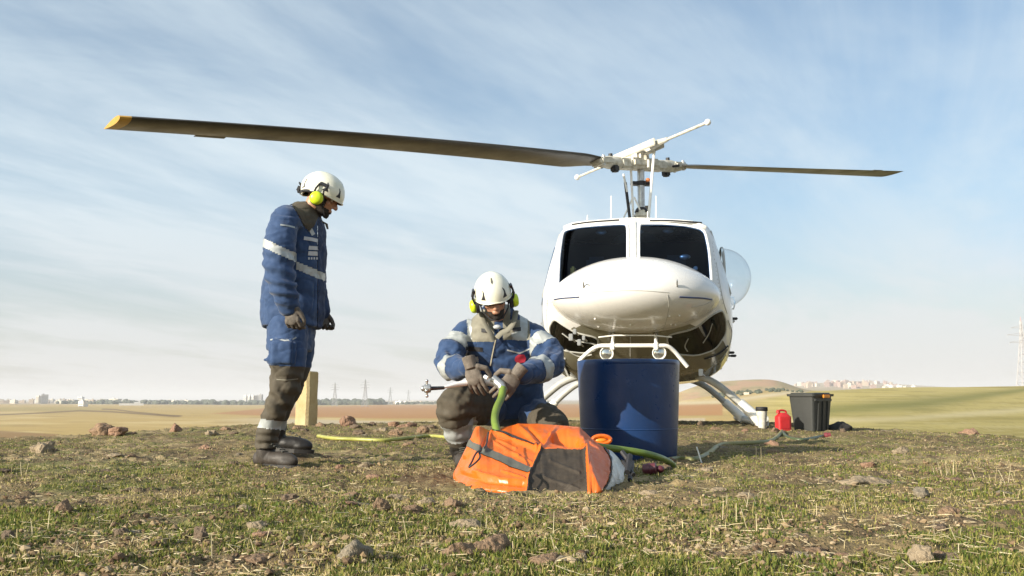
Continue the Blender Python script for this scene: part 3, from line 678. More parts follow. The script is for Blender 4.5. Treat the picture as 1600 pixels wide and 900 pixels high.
for s in (-1, 1):
    q = MB(); a = hub + e1 * (.42 * s); q.tube([a, a + e1 * (.25 * s), a + e1 * (.42 * s)], [.085, .095, .07], 14)
    q.box(hub + e1 * (.80 * s), (.28, .26, .11), M=Mh, bev=.03); q.build('blade_grip', M['worn_white'], yoke)
    q = MB(); p = hub + e1 * (.62 * s); q.box(p + w_ * -.10 + u_ * .06 * s, (.12, .10, .10), M=Mh, bev=.02)
    q.tube([p + w_ * .06, p + w_ * .13], .03, 8); q.tube([p - u_ * .2 * s + w_ * -.03, p + u_ * .05 * s], .022, 8); q.build('pitch_horn', M['black'], yoke)
    for k in (-1, 1):
        MB().tube([hub + e1 * (.86 * s) + u_ * (.09 * k) - w_ * .07, hub + e1 * (.86 * s) + u_ * (.09 * k) + w_ * .08], .022, 8).build('blade_bolt', M['grey_metal'], yoke)
def blade(tip, sgn, pts_mid):
    """real aerofoil with washout; sgn=+1 for the blade pointing at +axis"""
    P0 = hub; d = tip - hub; Ld = d.length; ns = 60; seg = 22; V = []
    e = d.normalized(); lead = Vector((0, 0, 1)).cross(e).normalized(); up = e.cross(lead)
    if up.z < 0: up = -up
    xs = np.linspace(0, 1, seg // 2 + 1); xs = (1 - np.cos(xs * math.pi)) / 2
    th = 5 * .125 * (.2969 * np.sqrt(xs) - .126 * xs - .3516 * xs ** 2 + .2843 * xs ** 3 - .1015 * xs ** 4)
    for i in range(ns):
        t = i / (ns - 1); r = .78 + (Ld - .78) * t; k = r / Ld
        c = P0 + d * k + up * pts_mid * 4 * k * (1 - k)
        ch = .53 * (0.62 + .38 * float(sstep(0.0, .075, t))); pit = R(9.5 - 9.5 * t)
        lv = lead * math.cos(pit) + up * math.sin(pit); uv = up * math.cos(pit) - lead * math.sin(pit)
        for j, (x, y) in enumerate(list(zip(xs, th)) + list(zip(xs[-2:0:-1], -th[-2:0:-1]))):
            V.append(tuple(c + lv * ((.28 - x) * ch) + uv * (y * ch)))
    k = len(V) // ns
    F = [(i * k + j, i * k + (j + 1) % k, (i + 1) * k + (j + 1) % k, (i + 1) * k + j) for i in range(ns - 1) for j in range(k)]
    F += [tuple(range(k))[::-1], tuple((ns - 1) * k + j for j in range(k))]
    V = np.array(V); cut = (ns - 2) * k
    F1 = [f for f in F if max(f) < cut + k and min(f) < cut]; F2 = [f for f in F if min(f) >= cut]
    o = obj('rotor_blade', V, F1, M['blade'], H, True, 40)
    ids = sorted({i for f in F2 for i in f}); mp = {a: b for b, a in enumerate(ids)}
    obj('blade_tip', V[ids], [tuple(mp[i] for i in f) for f in F2], M['yellow'] if sgn < 0 else M['blade'], o, True, 40)
    # trim tab, root doublers
    def pt(k_, xc, yo=0): 
        r = k_; kk = r / Ld; c = P0 + d * kk + up * pts_mid * 4 * kk * (1 - kk); pit = R(9.5 - 9.5 * (r - .78) / (Ld - .78))
        lv = lead * math.cos(pit) + up * math.sin(pit); uv = up * math.cos(pit) - lead * math.sin(pit); return c + lv * ((.28 - xc) * .53) + uv * yo
    q = MB(); A = [pt(Ld * .83, .99, .002), pt(Ld * .83, 1.09, .002), pt(Ld * .875, 1.09, .002), pt(Ld * .875, .99, .002)]; A = [tuple(a) for a in A]; B = [(a[0], a[1], a[2] - .006) for a in A]
    q.add(np.array(A + B), [(0, 1, 2, 3), (7, 6, 5, 4), (0, 4, 5, 1), (1, 5, 6, 2), (2, 6, 7, 3), (3, 7, 4, 0)]); q.build('trim_tab', M['blade'], o)
    A = [pt(1.0, .15, -.040), pt(1.0, .78, -.028), pt(2.5, .62, -.030), pt(3.1, .45, -.036), pt(2.7, .22, -.036)]; A = [tuple(a) for a in A]; B = [(a[0], a[1], a[2] - .008) for a in A]
    return o
blade(tipL, -1, .045); blade(tipR, 1, .0)
# stabiliser bar with its weights, links
sb = Vector((0, 0, 1)).cross(Vector((ax.x, ax.y, 0))).normalized()
a_ = HI @ at(1106, 191, 12.45); b_ = HI @ at(902, 277, 14.3); c_ = a_ * .5 + b_ * .5
q = MB(); q.tube([a_, a_ * .6 + b_ * .4], .022, 10); q.tube([b_, b_ * .62 + a_ * .38], .018, 10)
nr = (a_ - b_).normalized(); sd = nr.cross(Vector((0, 0, 1))).normalized()
q.box(c_ + sd * .10, (.8, .03, .11), M=np.array([[nr.x, sd.x, nr.cross(sd).x], [nr.y, sd.y, nr.cross(sd).y], [nr.z, sd.z, nr.cross(sd).z]]), bev=.01)
q.box(c_ - sd * .10, (.8, .03, .11), M=np.array([[nr.x, sd.x, nr.cross(sd).x], [nr.y, sd.y, nr.cross(sd).y], [nr.z, sd.z, nr.cross(sd).z]]), bev=.01)
q.tube([a_ * .6 + b_ * .4, a_ * .72 + b_ * .28], [.07, .03], 10)
bar_o = q.build('stabilizer_bar', M['worn_white'], H)
for p in (a_, b_): MB().ell(p, (.045, .045, .045), None, 14, 10).build('weight', M['white_trim'], bar_o)
for p0, p1, r, mm in [((1022, 238), (1013, 345), .020, 'white_trim'), ((985, 250), (990, 345), .017, 'white_trim'), ((974, 272), (980, 300), .016, 'white_trim'), ((977, 285), (984, 340), .022, 'black'),
                      ((989, 308), (972, 346), .012, 'white_trim'), ((991, 308), (1008, 346), .012, 'white_trim'), ((1010, 240), (1024, 236), .022, 'worn_white'), ((1013, 250), (1013, 262), .02, 'worn_white')]:
    MB().tube([hl(*p0, my - .12), hl(*p1, my - .14)], r, 8).build('control_link', M[mm], H)
q = MB(); q.box(hl(994, 243, my - .05), (.10, .12, .22), bev=.02); q.box(hl(1008, 246, my - .05), (.08, .12, .14), bev=.02); q.build('trunnion', M['worn_white'], yoke)
q = MB(); q.box(hl(1003, 337, my - .15), (.20, .2, .07), bev=.02); q.box(hl(1003, 331, my - .15), (.09, .09, .05), bev=.01); q.build('servo_block', M['worn_white'], H)
# ------------------------------------------------------------------ stones and clods
def stone_mesh(name, seed, sub=3, rough=.35, flat=.7, ang=0.0):
    bm = bmesh.new(); bmesh.ops.create_icosphere(bm, subdivisions=sub, radius=1); V = np.array([v.co[:] for v in bm.verts]); F = np.array([[v.index for v in f.verts] for f in bm.faces]); bm.free()
    r = np.random.default_rng(seed); 
    for k in range(int(9 + ang * 6)):                # flat broken faces
        n = r.normal(size=3); n /= np.linalg.norm(n); h = r.uniform(.62, .9); d = V @ n; V = V - n * np.maximum(d - h, 0)[:, None] * .9
    V = V * (1 + 1.0 * rough * fbm(V * 1.15 + seed * 3.1, 2))[:, None]; V = V * (1 + .22 * fbm(V * 3.4 + seed, 4))[:, None]
    V = V * np.array([r.uniform(.85, 1.15), r.uniform(.7, 1.0), flat]); V[:, 2] -= V[:, 2].min() * .55
    return mesh(name, V, F, None, sub > 3)
SM = {k: mat('stone_' + k, c, .95, col2=c2, vscale=6, bump=.45, bscale=4, spec=.15, dist=.10) for k, c, c2 in (
    ('brown', (.26, .18, .115), (.17, .11, .07)), ('red', (.29, .185, .125), (.20, .12, .08)), ('grey', (.25, .215, .16), (.17, .14, .10)), ('pale', (.30, .24, .165), (.22, .17, .11)), ('dark', (.115, .085, .062), (.17, .125, .085)))}
SPRO = {(k, v): None for k in SM for v in range(5)}
def stone_proto(k, v):
    if SPRO[(k, v)] is None:
        me = stone_mesh('stone', 11 * v + len(k) * 3 + 1, 4 if v < 4 else 3, .35 if v % 2 else .6, (.62, .8, .5, .7, .65)[v], v % 3); me.materials.append(SM[k]); SPRO[(k, v)] = me
    return SPRO[(k, v)]
def ground_hit(px, py, cap=14.5):
    d = ray(px, py); lo = 1.2
    prev = None
    for Y in np.arange(1.2, cap, .03):
        t = Y / d.y; x, z = d.x * t, HC + d.z * t
        if z <= float(G(x, Y, False)): return x, Y
    return d.x * cap / d.y, cap
def put_stone(px, py, w, k, v, label, name='stone', group=None, cat='stone', h=1.0):
    """py: row of the foot of the stone"""
    x, y = ground_hit(px, py); s = w / FPX * y / 2 * 1.05
    o = bpy.data.objects.new(name, stone_proto(k, v)); C.objects.link(o)
    o.location = (x, y + s * .5, float(G(x, y + s * .5, False)) - s * .12); o.scale = (s, s, s * h); o.rotation_euler = (0, 0, random.uniform(0, 6.28) if v != 0 else 0.4)
    return tag(o, label, cat, group)
for a in [
 (157, 682, 48, 'brown', 2, 'largest brown boulder on the left skyline of the hilltop', 1.25), (178, 683, 34, 'red', 0, 'reddish rock leaning against the right side of the big brown boulder', .9),
 (62, 711, 44, 'pale', 4, 'broad crumbling earth mound near the left edge of the hilltop', 1.1), (80, 709, 24, 'dark', 2, 'dark lump on the right flank of the crumbling earth mound', 1.3),
 (272, 676, 19, 'red', 1, 'small reddish rock alone on the skyline right of the big boulder', 1.3), (104, 679, 14, 'dark', 3, 'small dark clod on the skyline left of the big boulder', 1), (352, 674, 22, 'brown', 2, 'brown rock low on the skyline left of the standing man', 1),
 (328, 682, 26, 'pale', 4, 'pale knobbly clod in the grass left of the standing man', .9), (365, 681, 15, 'dark', 1, 'small dark stone just left of the standing man', 1),
 (541, 668, 26, 'red', 3, 'rounded reddish boulder right of the concrete post', 1.25), (556, 672, 20, 'dark', 1, 'dark stone against the right side of the rounded reddish boulder', 1), (463, 673, 16, 'brown', 3, 'brown stone at the left foot of the concrete post', .9), (475, 675, 14, 'dark', 1, 'dark clod in front of the concrete post', .9), (500, 669, 15, 'brown', 1, 'small brown clod at the right foot of the concrete post', .9),
 (580, 667, 16, 'dark', 1, 'dark pointed clod on the skyline between the post and the kneeling man', 1.1), (613, 668, 20, 'red', 0, 'reddish clod on the skyline midway to the kneeling man', .9), (637, 669, 24, 'red', 2, 'flat reddish rock on the skyline beside the kneeling man', 1.1), (595, 676, 28, 'pale', 4, 'pale crumbly clod heap behind the yellow hose', .7), (567, 683, 22, 'grey', 2, 'grey stone just behind the yellow hose', .8), (618, 682, 20, 'brown', 1, 'brown clod touching the yellow hose from behind', .9), (660, 678, 22, 'brown', 3, 'brown clod nearest the knee of the kneeling man', 1), (675, 672, 18, 'dark', 1, 'dark clod on the skyline by the raised knee', 1.0),
 (507, 728, 16, 'dark', 1, 'dark stone lying in the shadow of the standing man', 1), (530, 735, 16, 'red', 3, 'reddish pebble in the shadow streak of the standing man', 1), (555, 726, 14, 'dark', 0, 'blackish stone in the middle of the shadow streak', .9),
 (310, 849, 27, 'dark', 3, 'round blackish stone alone in the lower left foreground', 1.25), (97, 812, 27, 'brown', 1, 'brown clod in the left foreground', 1.3), (186, 842, 24, 'dark', 1, 'dark jagged stone in the left foreground', 1.2), (206, 840, 30, 'grey', 4, 'grey flat stone touching the dark jagged one', .7), (185, 784, 38, 'brown', 2, 'flat brown clod left of centre in the grass', .5), (8, 850, 26, 'dark', 3, 'dark clod cut by the left edge of the photo', 1),
 (552, 893, 54, 'grey', 3, 'large grey stone at the bottom left of centre', 1.0), (592, 890, 38, 'dark', 1, 'dark stone right beside the large grey bottom stone', .8), (593, 806, 22, 'brown', 1, 'brown pointed stone in the middle foreground', 1.4), (706, 795, 26, 'brown', 1, 'brown clod below the orange bag', .8), (667, 792, 22, 'pale', 3, 'pale clod left below the orange bag', .9), (520, 780, 18, 'dark', 1, 'small dark clod in the middle of the grass', .9), (618, 782, 24, 'pale', 0, 'pale slanting stone in the middle of the grass', .8),
 (715, 885, 60, 'brown', 4, 'wide brown clod heap at the bottom centre', .8), (765, 880, 52, 'brown', 0, 'tall brown clod heap at the bottom centre', 1.1), (796, 881, 26, 'dark', 1, 'dark stone at the right end of the clod heaps', .8), (450, 876, 22, 'dark', 1, 'dark clod in the lower left foreground beside tall grass', 1),
 (886, 893, 34, 'grey', 0, 'grey stone at the bottom just right of centre', .9), (905, 889, 24, 'pale', 3, 'pale whitish stone beside the bottom grey stone', 1.0), (1205, 887, 36, 'pale', 2, 'whitish flat stone at the bottom right of centre', .8), (1258, 882, 34, 'grey', 4, 'grey flat stone at the bottom right', .6), (1118, 887, 40, 'brown', 0, 'brown crumbly clod at the bottom right', .7), (1155, 890, 24, 'dark', 1, 'dark hollowed clod at the bottom right', .6),
 (1445, 890, 38, 'pale', 3, 'pale leaning stone at the lower right corner', 1.1), (1487, 885, 32, 'dark', 1, 'dark stone at the lower right corner', .9), (1470, 882, 22, 'brown', 3, 'small brown clod between the two corner stones', 1),
 (1366, 764, 78, 'pale', 0, 'broad flat-topped pale boulder sunk in the grass at right', .62), (1404, 764, 20, 'dark', 1, 'small black stone at the right end of the flat boulder', .8), (1316, 772, 22, 'pale', 2, 'small pale stone left of the flat boulder', .8), (1412, 712, 24, 'pale', 3, 'tan stone in the grass far right', .9), (1480, 755, 44, 'red', 2, 'reddish clod under the straw tuft', .6), (1521, 681, 24, 'red', 1, 'brown stone on the skyline at far right', .9), (1507, 680, 14, 'red', 3, 'tiny tan stone on the skyline at far right', .8), (1062, 750, 46, 'grey', 2, 'smooth grey stone in the shadow beside the orange bag', .75), (1104, 740, 36, 'pale', 4, 'pale clod beside the thin white stick', .7), (1015, 777, 28, 'pale', 3, 'pale clod at the right foot of the orange bag', .6),
 (1318, 677, 12, 'dark', 3, 'small dark stone on the skyline by the black bundle', 1), (1096, 666, 14, 'dark', 3, 'dark stone on the skyline beside the barrel', 1.0), (1120, 672, 26, 'brown', 2, 'flat brown clod behind the landing skid', .6), (640, 700, 18, 'brown', 1, 'brown clod in front of the yellow hose', .8), (600, 720, 22, 'grey', 2, 'grey clod left of the kneeling man boots', .7),
]: put_stone(a[0], a[1] - (5 if a[1] > 860 else 0), a[2] * (1.12 if a[1] > 780 else 1.05), a[3], a[4], a[5], h=a[6] * (1.1 if a[1] > 780 else 1))
for i in range(250):
    py = 672 + (900 - 672) * random.random() ** 1.25; px = random.uniform(-40, 1640)
    if 700 < px < 1000 and 700 < py < 790: continue
    w = random.choice([random.uniform(6, 14), random.uniform(12, 30)]) * (0.7 + (py - 660) / 190)
    kk = random.choice(['brown', 'brown', 'red', 'pale', 'pale', 'grey', 'dark']); side = 'left' if px < 560 else 'middle' if px < 1060 else 'right'; zone = 'near the bottom' if py > 820 else 'halfway up the grass' if py > 735 else 'close to the hill edge'
    put_stone(px, py, w, kk, random.randrange(5), 'small %s clod lying loose in the thin grass, %s, %s' % (kk if kk != 'red' else 'reddish', side, zone), 'small_clod', 'small clods scattered over the hilltop', 'clod', h=random.uniform(.5, .85))
# ------------------------------------------------------------------ ground cover
def scatter(n, y0, y1, pw, side=0.66, pad=.7):
    u = rng.random(n); Y = (y0 ** (1 - pw) + u * (y1 ** (1 - pw) - y0 ** (1 - pw))) ** (1 / (1 - pw))
    X = rng.uniform(-1, 1, n) * (side * Y + pad); return X, Y
AVOID = [(-.02, 4.55, .55, .62)]     # under the bag
def blades(name, n, hh, ww, cols, kind_label, y0=1.7, y1=15.5, pw=1.55, clump=None, lean=.5, mat_=None, thr=-.1, hpow=1.0):
    X, Y = scatter(n, y0, y1, pw)
    dens = fbm(v3(X * clump[0], Y * clump[0], clump[1]), 4) + .45 * fbm(v3(X * 1.1, Y * 1.1, clump[1] + 3), 3)
    keep = dens > thr + rng.normal(0, .08, n)
    uu, dd = uv_of(X, Y); keep &= Y < np.interp(uu, CU, CY) + 1.2
    for ax_, ay, rx, ry in AVOID: keep &= ((X - ax_) / rx) ** 2 + ((Y - ay) / ry) ** 2 > 1
    X, Y, dens = X[keep], Y[keep], dens[keep]; n = len(X); Z = G(X, Y) - .003
    h = rng.uniform(hh[0], hh[1], n) * (0.6 + .9 * np.clip(dens - thr, 0, .7)) ** hpow; w = rng.uniform(ww[0], ww[1], n) * (1 + np.clip(Y - 5, 0, 10) * .06)
    a = rng.uniform(0, 2 * math.pi, n); la = rng.uniform(0, 2 * math.pi, n); ln = np.abs(rng.normal(0, lean, n)) * h
    dx, dy = np.cos(a) * w / 2, np.sin(a) * w / 2; lx, ly = np.cos(la) * ln, np.sin(la) * ln
    hz = np.sqrt(np.maximum(h * h - ln * ln * .6, (h * .15) ** 2))
    B = np.stack([X, Y, Z], -1)
    P = np.empty((n, 5, 3)); P[:, 0] = B - np.stack([dx, dy, 0 * dx], -1); P[:, 1] = B + np.stack([dx, dy, 0 * dx], -1)
    mid = B + np.stack([lx * .35, ly * .35, hz * .6], -1); P[:, 2] = mid + np.stack([dx, dy, 0 * dx], -1) * .8; P[:, 3] = mid - np.stack([dx, dy, 0 * dx], -1) * .8
    P[:, 4] = B + np.stack([lx, ly, hz], -1)
    i = np.arange(n)[:, None] * 5; T = np.concatenate([i + [0, 1, 2], i + [0, 2, 3], i + [3, 2, 4]], 0)
    c = np.array(cols); ci = c[rng.integers(0, len(c), n)] * rng.uniform(.75, 1.25, (n, 1)); CC = np.repeat(ci, 5, axis=0)
    o = obj(name, P.reshape(-1, 3), T, mat_ or M['leaf'], None, False, cols=CC, kind='stuff'); return o
def leafmat(name, tr=.35):
    m = bpy.data.materials.new(name); m.use_nodes = True; nt = m.node_tree; N = nt.nodes.new; L = nt.links.new; b = nt.nodes['Principled BSDF']; b.inputs['Roughness'].default_value = .7; b.inputs['Specular IOR Level'].default_value = .25
    a = N('ShaderNodeAttribute'); a.attribute_name = 'Col'; L(a.outputs['Color'], b.inputs['Base Color'])
    t = N('ShaderNodeBsdfTranslucent'); L(a.outputs['Color'], t.inputs[0]); mx = N('ShaderNodeMixShader'); mx.inputs[0].default_value = tr
    L(b.outputs[0], mx.inputs[1]); L(t.outputs[0], mx.inputs[2]); L(mx.outputs[0], nt.nodes['Material Output'].inputs[0]); return m
M['leaf'] = leafmat('leaf'); M['straw'] = leafmat('straw', .2)
GR = [(.145, .175, .033), (.19, .205, .04), (.10, .14, .028), (.24, .235, .055), (.29, .25, .085), (.07, .10, .022)]
DR = [(.42, .35, .16), (.54, .45, .24), (.36, .29, .12), (.28, .22, .09), (.32, .28, .08)]
blades('grass', 400000, (.008, .024), (.0025, .0062), GR, '', clump=(3.6, 1.0), lean=.8, thr=.03)
blades('dry_grass', 230000, (.005, .020), (.0018, .004), DR, '', clump=(2.6, 6.0), lean=.85, mat_=M['straw'], thr=-.16)
blades('tall_grass', 1100, (.025, .065), (.0016, .0034), DR[:3] + GR[3:5], '', clump=(1.3, 16.0), lean=.4, mat_=M['straw'], thr=.12, pw=1.3)
# broader low leaves
blades('weeds', 120000, (.008, .016), (.006, .012), GR[:3] + [(.06, .10, .03)], '', clump=(4.5, 21.0), lean=.95, thr=.12)
def straws(name, n, lo, hi, w, tilt, spots=None):
    X, Y = scatter(n, 1.7, 14.5, 1.3)
    if spots is not None: X = np.array([s[0] for s in spots]); Y = np.array([s[1] for s in spots]); n = len(X)
    L_ = rng.uniform(lo, hi, n); a = rng.uniform(0, 2 * math.pi, n); el = np.abs(rng.normal(0, tilt, n)) if spots is None else rng.uniform(1.1, 1.55, n)
    d = np.stack([np.cos(a) * np.cos(el), np.sin(a) * np.cos(el), np.sin(el)], -1); s = np.stack([-np.sin(a), np.cos(a), 0 * a], -1); u = np.cross(d, s); ww = w * rng.uniform(.6, 1.3, n)[:, None]
    Z = G(X, Y) + (.004 if spots is None else -.004); B = np.stack([X, Y, Z], -1) + (np.array([0, 0, 0.004]) if spots is None else 0); P = np.empty((n, 6, 3))
    for k in range(3):
        t = 2 * math.pi * k / 3; o_ = (s * math.cos(t) + u * math.sin(t)) * ww / 2; P[:, k] = B + o_; P[:, 3 + k] = B + d * L_[:, None] + o_ * .6
    i = np.arange(n)[:, None] * 6; Q = np.concatenate([i + [0, 1, 4, 3], i + [1, 2, 5, 4], i + [2, 0, 3, 5]], 0)
    c = np.array([(.55, .46, .29), (.62, .54, .36), (.45, .36, .20)])[rng.integers(0, 3, n)]
    return obj(name, P.reshape(-1, 3), Q, M['straw'], None, False, cols=np.repeat(c, 6, axis=0), kind='stuff')
straws('straw_litter', 9000, .010, .050, .0022, .15)
sp = []
for px, py, k, s in [(165, 830, 3, .02), (40, 850, 4, .05), (115, 878, 3, .03), (80, 845, 2, .03), (330, 888, 4, .06), (415, 880, 3, .04), (1478, 745, 14, .06), (1565, 760, 6, .05), (1150, 800, 6, .08), (1160, 826, 8, .10), (565, 775, 1, .01), (252, 715, 3, .04), (30, 745, 3, .05), (1182, 720, 3, .08), (1450, 700, 3, .04), (1000, 740, 3, .05), (1290, 800, 5, .15), (700, 840, 5, .15), (480, 850, 4, .08), (1500, 845, 5, .1), (1585, 780, 3, .05), (850, 860, 5, .1)]:
    x, y = ground_hit(px, py)
    for _ in range(k): sp.append((x + random.gauss(0, s * .6), y + random.gauss(0, s)))
straws('dry_stalks', 0, .03, .085, .0030, 0, sp)
# crumbs of soil: too many to count
def crumbs(n):
    X, Y = scatter(n, 1.7, 13.5, 1.5); Z = G(X, Y); s = rng.gamma(2.0, .0018, n) + .0018; s = np.minimum(s, .018)
    bm = bmesh.new(); bmesh.ops.create_icosphere(bm, subdivisions=1, radius=1); T = np.array([v.co[:] for v in bm.verts]); FT = np.array([[v.index for v in f.verts] for f in bm.faces]); bm.free(); k = len(T)
    kp = fbm(v3(X * 1.7, Y * 1.7, 33.0), 3) + rng.normal(0, .12, n) > .0; X, Y, Z, s = X[kp], Y[kp], Z[kp], s[kp]; n = len(X)
    P = T[None] * rng.uniform(.65, 1.2, (n, k, 1)); q = rng.normal(size=(n, 4)); q /= np.linalg.norm(q, axis=1, keepdims=True); w, x, y, z = q.T
    Rm = np.stack([1 - 2 * (y * y + z * z), 2 * (x * y - z * w), 2 * (x * z + y * w), 2 * (x * y + z * w), 1 - 2 * (x * x + z * z), 2 * (y * z - x * w), 2 * (x * z - y * w), 2 * (y * z + x * w), 1 - 2 * (x * x + y * y)], -1).reshape(n, 3, 3)
    P = np.einsum('nij,nkj->nki', Rm, P * rng.uniform(.6, 1.1, (n, 1, 3))) * s[:, None, None] * np.array([1, 1, .8]) + np.stack([X, Y, Z + s * .25], -1)[:, None]
    F = (np.arange(n)[:, None, None] * k + FT[None]).reshape(-1, 3)
    c = np.array([(.20, .14, .08), (.25, .18, .105), (.12, .08, .05), (.32, .25, .16), (.18, .12, .07)])[rng.integers(0, 5, n)]
    obj('soil_crumbs', P.reshape(-1, 3), F, mat('crumb', (1, 1, 1), .95, attr=True, spec=.15), None, False, cols=np.repeat(c, k, axis=0), kind='stuff')
crumbs(56000)
# ------------------------------------------------------------------ far town, trees, pylons
def far_z(px, d): x = (px - 800) / FPX * d; return x, float(G(x, d, False))
BM = [mat('wall_' + n, c, .9, var=.06, vscale=.05) for n, c in (('cream', (.50, .46, .38)), ('white', (.60, .585, .55)), ('tan', (.36, .29, .22)), ('grey', (.33, .32, .31)), ('pink', (.30, .215, .18)))]
M['pane'] = mat('window_dark', (.06, .07, .08), .3)
def house(px, d, w, dp, h, m, label, group, name='building', cat='building', windows=True, lift=0.0):
    x, z = far_z(px, d); r = root(name, (x, d, z - 1), random.uniform(-.5, .5), label=label, cat=cat, group=group)
    b = MB(); b.box((0, 0, h / 2), (w, dp, h + 2)); b.box((0, 0, h + 1.2), (w * 1.03, dp * 1.03, .5)); b.build('wall', m, r, False, None)
    if w > 6: MB().box((w * random.uniform(-.25, .25), 0, h + 2.6), (w * .25, dp * .3, 2.6)).build('stair_head', m, r, False, None)
    if windows:
        for f in range(max(1, int(h / 3.2))): MB().box((0, -dp / 2 - .03, 1.8 + f * 3.2), (w * .86, .12, 1.3)).build('window_band', M['pane'], r, False, None)
    return r
# distinct ones
house(75, 2500, 17, 16, 24, BM[3], 'tall greyish block standing above the low roofs at far left', None, 'tower_block')
house(66, 2550, 9, 12, 20, BM[0], 'narrow cream block leaning on the tall greyish block', None, 'tower_block')
house(135, 1500, 12, 9, 8, BM[1], 'near white farm house at the edge of the stubble field', None, 'farm_house', 'house')
house(131, 2600, 14, 12, 18, BM[1], 'white block rising right behind the near farm house', None, 'tower_block')
house(185, 2600, 36, 14, 13, BM[0], 'long cream building among the dark trees', None)
for k in range(5): house(387 + k * 5.8, 2700, 9, 12, 24 if k < 4 else 27, BM[1] if k < 3 else BM[3], ('white', 'second white', 'third white', 'grey', 'tallest grey')[k] + ' apartment slab counted from the left in the row left of the standing man', 'apartment slabs in a row', 'apartment_slab')
house(210, 1900, 46, 8, 4, BM[1], 'long low white wall shed at the field edge', None, 'shed', 'shed', False)
def pickm(ms, label):
    m = random.choice(ms); return m, label.replace('pale', m.name.split('_')[1], 1).replace('pinkish', m.name.split('_')[1], 1)
def town(n, u0, u1, d0, d1, hh, label, group, ms):
    for i in range(n):
        u = random.uniform(u0, u1); d = random.uniform(d0, d1)
        house(u, d, random.uniform(9, 20), random.uniform(8, 14), random.uniform(*hh), *pickm(ms, label), group, windows=False)
town(62, -60, 175, 2500, 3200, (5, 12), 'small pale flat-roofed building in the hazy town at far left', 'low buildings of the far left town', BM[:3])
town(18, 175, 330, 2500, 3000, (4, 9), 'small pale building half hidden by the dark far tree line', 'low buildings along the dark tree line', BM[:3])
town(34, 495, 860, 2500, 3200, (4, 9), 'small pale building on the plain behind the pylons', 'low buildings on the plain behind the pylons', BM[:3])
town(60, 1240, 1400, 2700, 4600, (7, 17), 'small pinkish building of the hazy town at the foot of the far hill', 'buildings of the town below the far hill', [BM[0], BM[4], BM[2], BM[4]])
town(5, 1380, 1440, 2700, 3200, (7, 12), 'pale building at the right end of the hillside town', 'buildings at the right end of the hillside town', BM[:2])
house(1164, 660, 3.5, 3, 1.2, BM[0], 'tiny pale hut on the track below the mound', None, 'hut', 'hut', False)
def wood(name, spans):
    V = []; F = []; n = 0
    for (u0, u1, d0, d1, k, s0, s1) in spans:
        for i in range(k):
            u = random.uniform(u0, u1); d = random.uniform(d0, d1); x, z = far_z(u, d); s = random.uniform(s0, s1)
            v, f = ell((0, 0, 0), (1, 1, 1), None, 8, 6); v = v * (1 + .35 * fbm(v * 1.5 + i, 3))[:, None] * np.array([s * 1.3, s, s * random.uniform(.7, 1.25)]) + np.array([x, d, z + s * .6])
            V.append(v); F += [tuple(a + n for a in q) for q in f]; n += len(v)
    obj(name, np.concatenate(V), F, mat('far_foliage', (.075, .085, .06), .9, col2=(.05, .065, .04), vscale=.3), None, False, kind='stuff')
wood('far_woodland', [(95, 190, 2300, 2600, 60, 3, 6), (140, 420, 2300, 2700, 190, 3, 7.5), (300, 460, 2300, 2600, 120, 3, 6), (495, 600, 2200, 2500, 150, 4, 9), (600, 860, 2300, 2700, 110, 2.5, 5), (1110, 1255, 655, 700, 60, .6, 1.4)])
def pylon(px, d, h, wd, label, m, t=.35, base=None):
    x, z = far_z(px, d); z = base if base is not None else z; b = MB()
    ws = lambda k: wd / 2 * (1 - k) ** 1.25 + .5; lv = [0, .16, .3, .43, .54, .64, .73, .81, .88, .94, 1.0]
    P = lambda k, sx, sy: (sx * ws(k), sy * ws(k), h * k)
    for a, c in zip(lv[:-1], lv[1:]):
        for sx, sy in ((1, 1), (1, -1), (-1, 1), (-1, -1)): b.tube([P(a, sx, sy), P(c, sx, sy)], t * .55, 4)
        for (s1, s2) in (((-1, -1), (1, -1)), ((1, -1), (1, 1)), ((1, 1), (-1, 1)), ((-1, 1), (-1, -1))):
            b.tube([P(a, *s1), P(c, *s2)], t * .3, 4); b.tube([P(a, *s2), P(c, *s1)], t * .3, 4); b.tube([P(c, *s1), P(c, *s2)], t * .3, 4)
    r = root('pylon', (x, d, z - .3), random.uniform(-.3, .3), label=label, cat='pylon'); b.build('lattice_mast', m, r, False, None)
    for k, L_ in ((.70, .17), (.80, .20), (.90, .14)):
        q = MB(); zz = h * k
        for s in (-1, 1):
            q.tube([(0, 0, zz), (s * h * L_, 0, zz + .3)], t * .4, 4); q.tube([(0, 0, zz + h * .035), (s * h * L_, 0, zz + .3)], t * .3, 4); q.tube([(s * h * L_, 0, zz), (s * h * L_, 0, zz - h * .03)], t * .3, 4)
        q.build('cross_arm', m, r, False, None)
    q = MB(); q.tube([(0, 0, h), (0, 0, h * 1.05)], t * .4, 4); q.build('tip', M['pylon_red'] if m is M['pylon_big'] else m, r, False, None)
M['pylon'] = mat('galvanised', (.33, .34, .35), .6); M['pylon_big'] = mat('painted_lattice', (.36, .35, .35), .6); M['pylon_red'] = mat('red_band', (.6, .2, .16), .6)
pylon(525, 1750, 44, 8, 'lattice pylon nearest the concrete post, first of the row', M['pylon'], .5)
pylon(572, 1600, 46, 8, 'tallest lattice pylon of the middle row', M['pylon'], .5)
pylon(611, 2300, 42, 8, 'faint lattice pylon, third of the middle row', M['pylon'], .5)
pylon(639, 2700, 40, 8, 'faintest lattice pylon just left of the kneeling man', M['pylon'], .5)
pylon(1597, 760, 60, 9, 'big pale lattice pylon with reddish tip at the right edge', M['pylon_big'], .42)
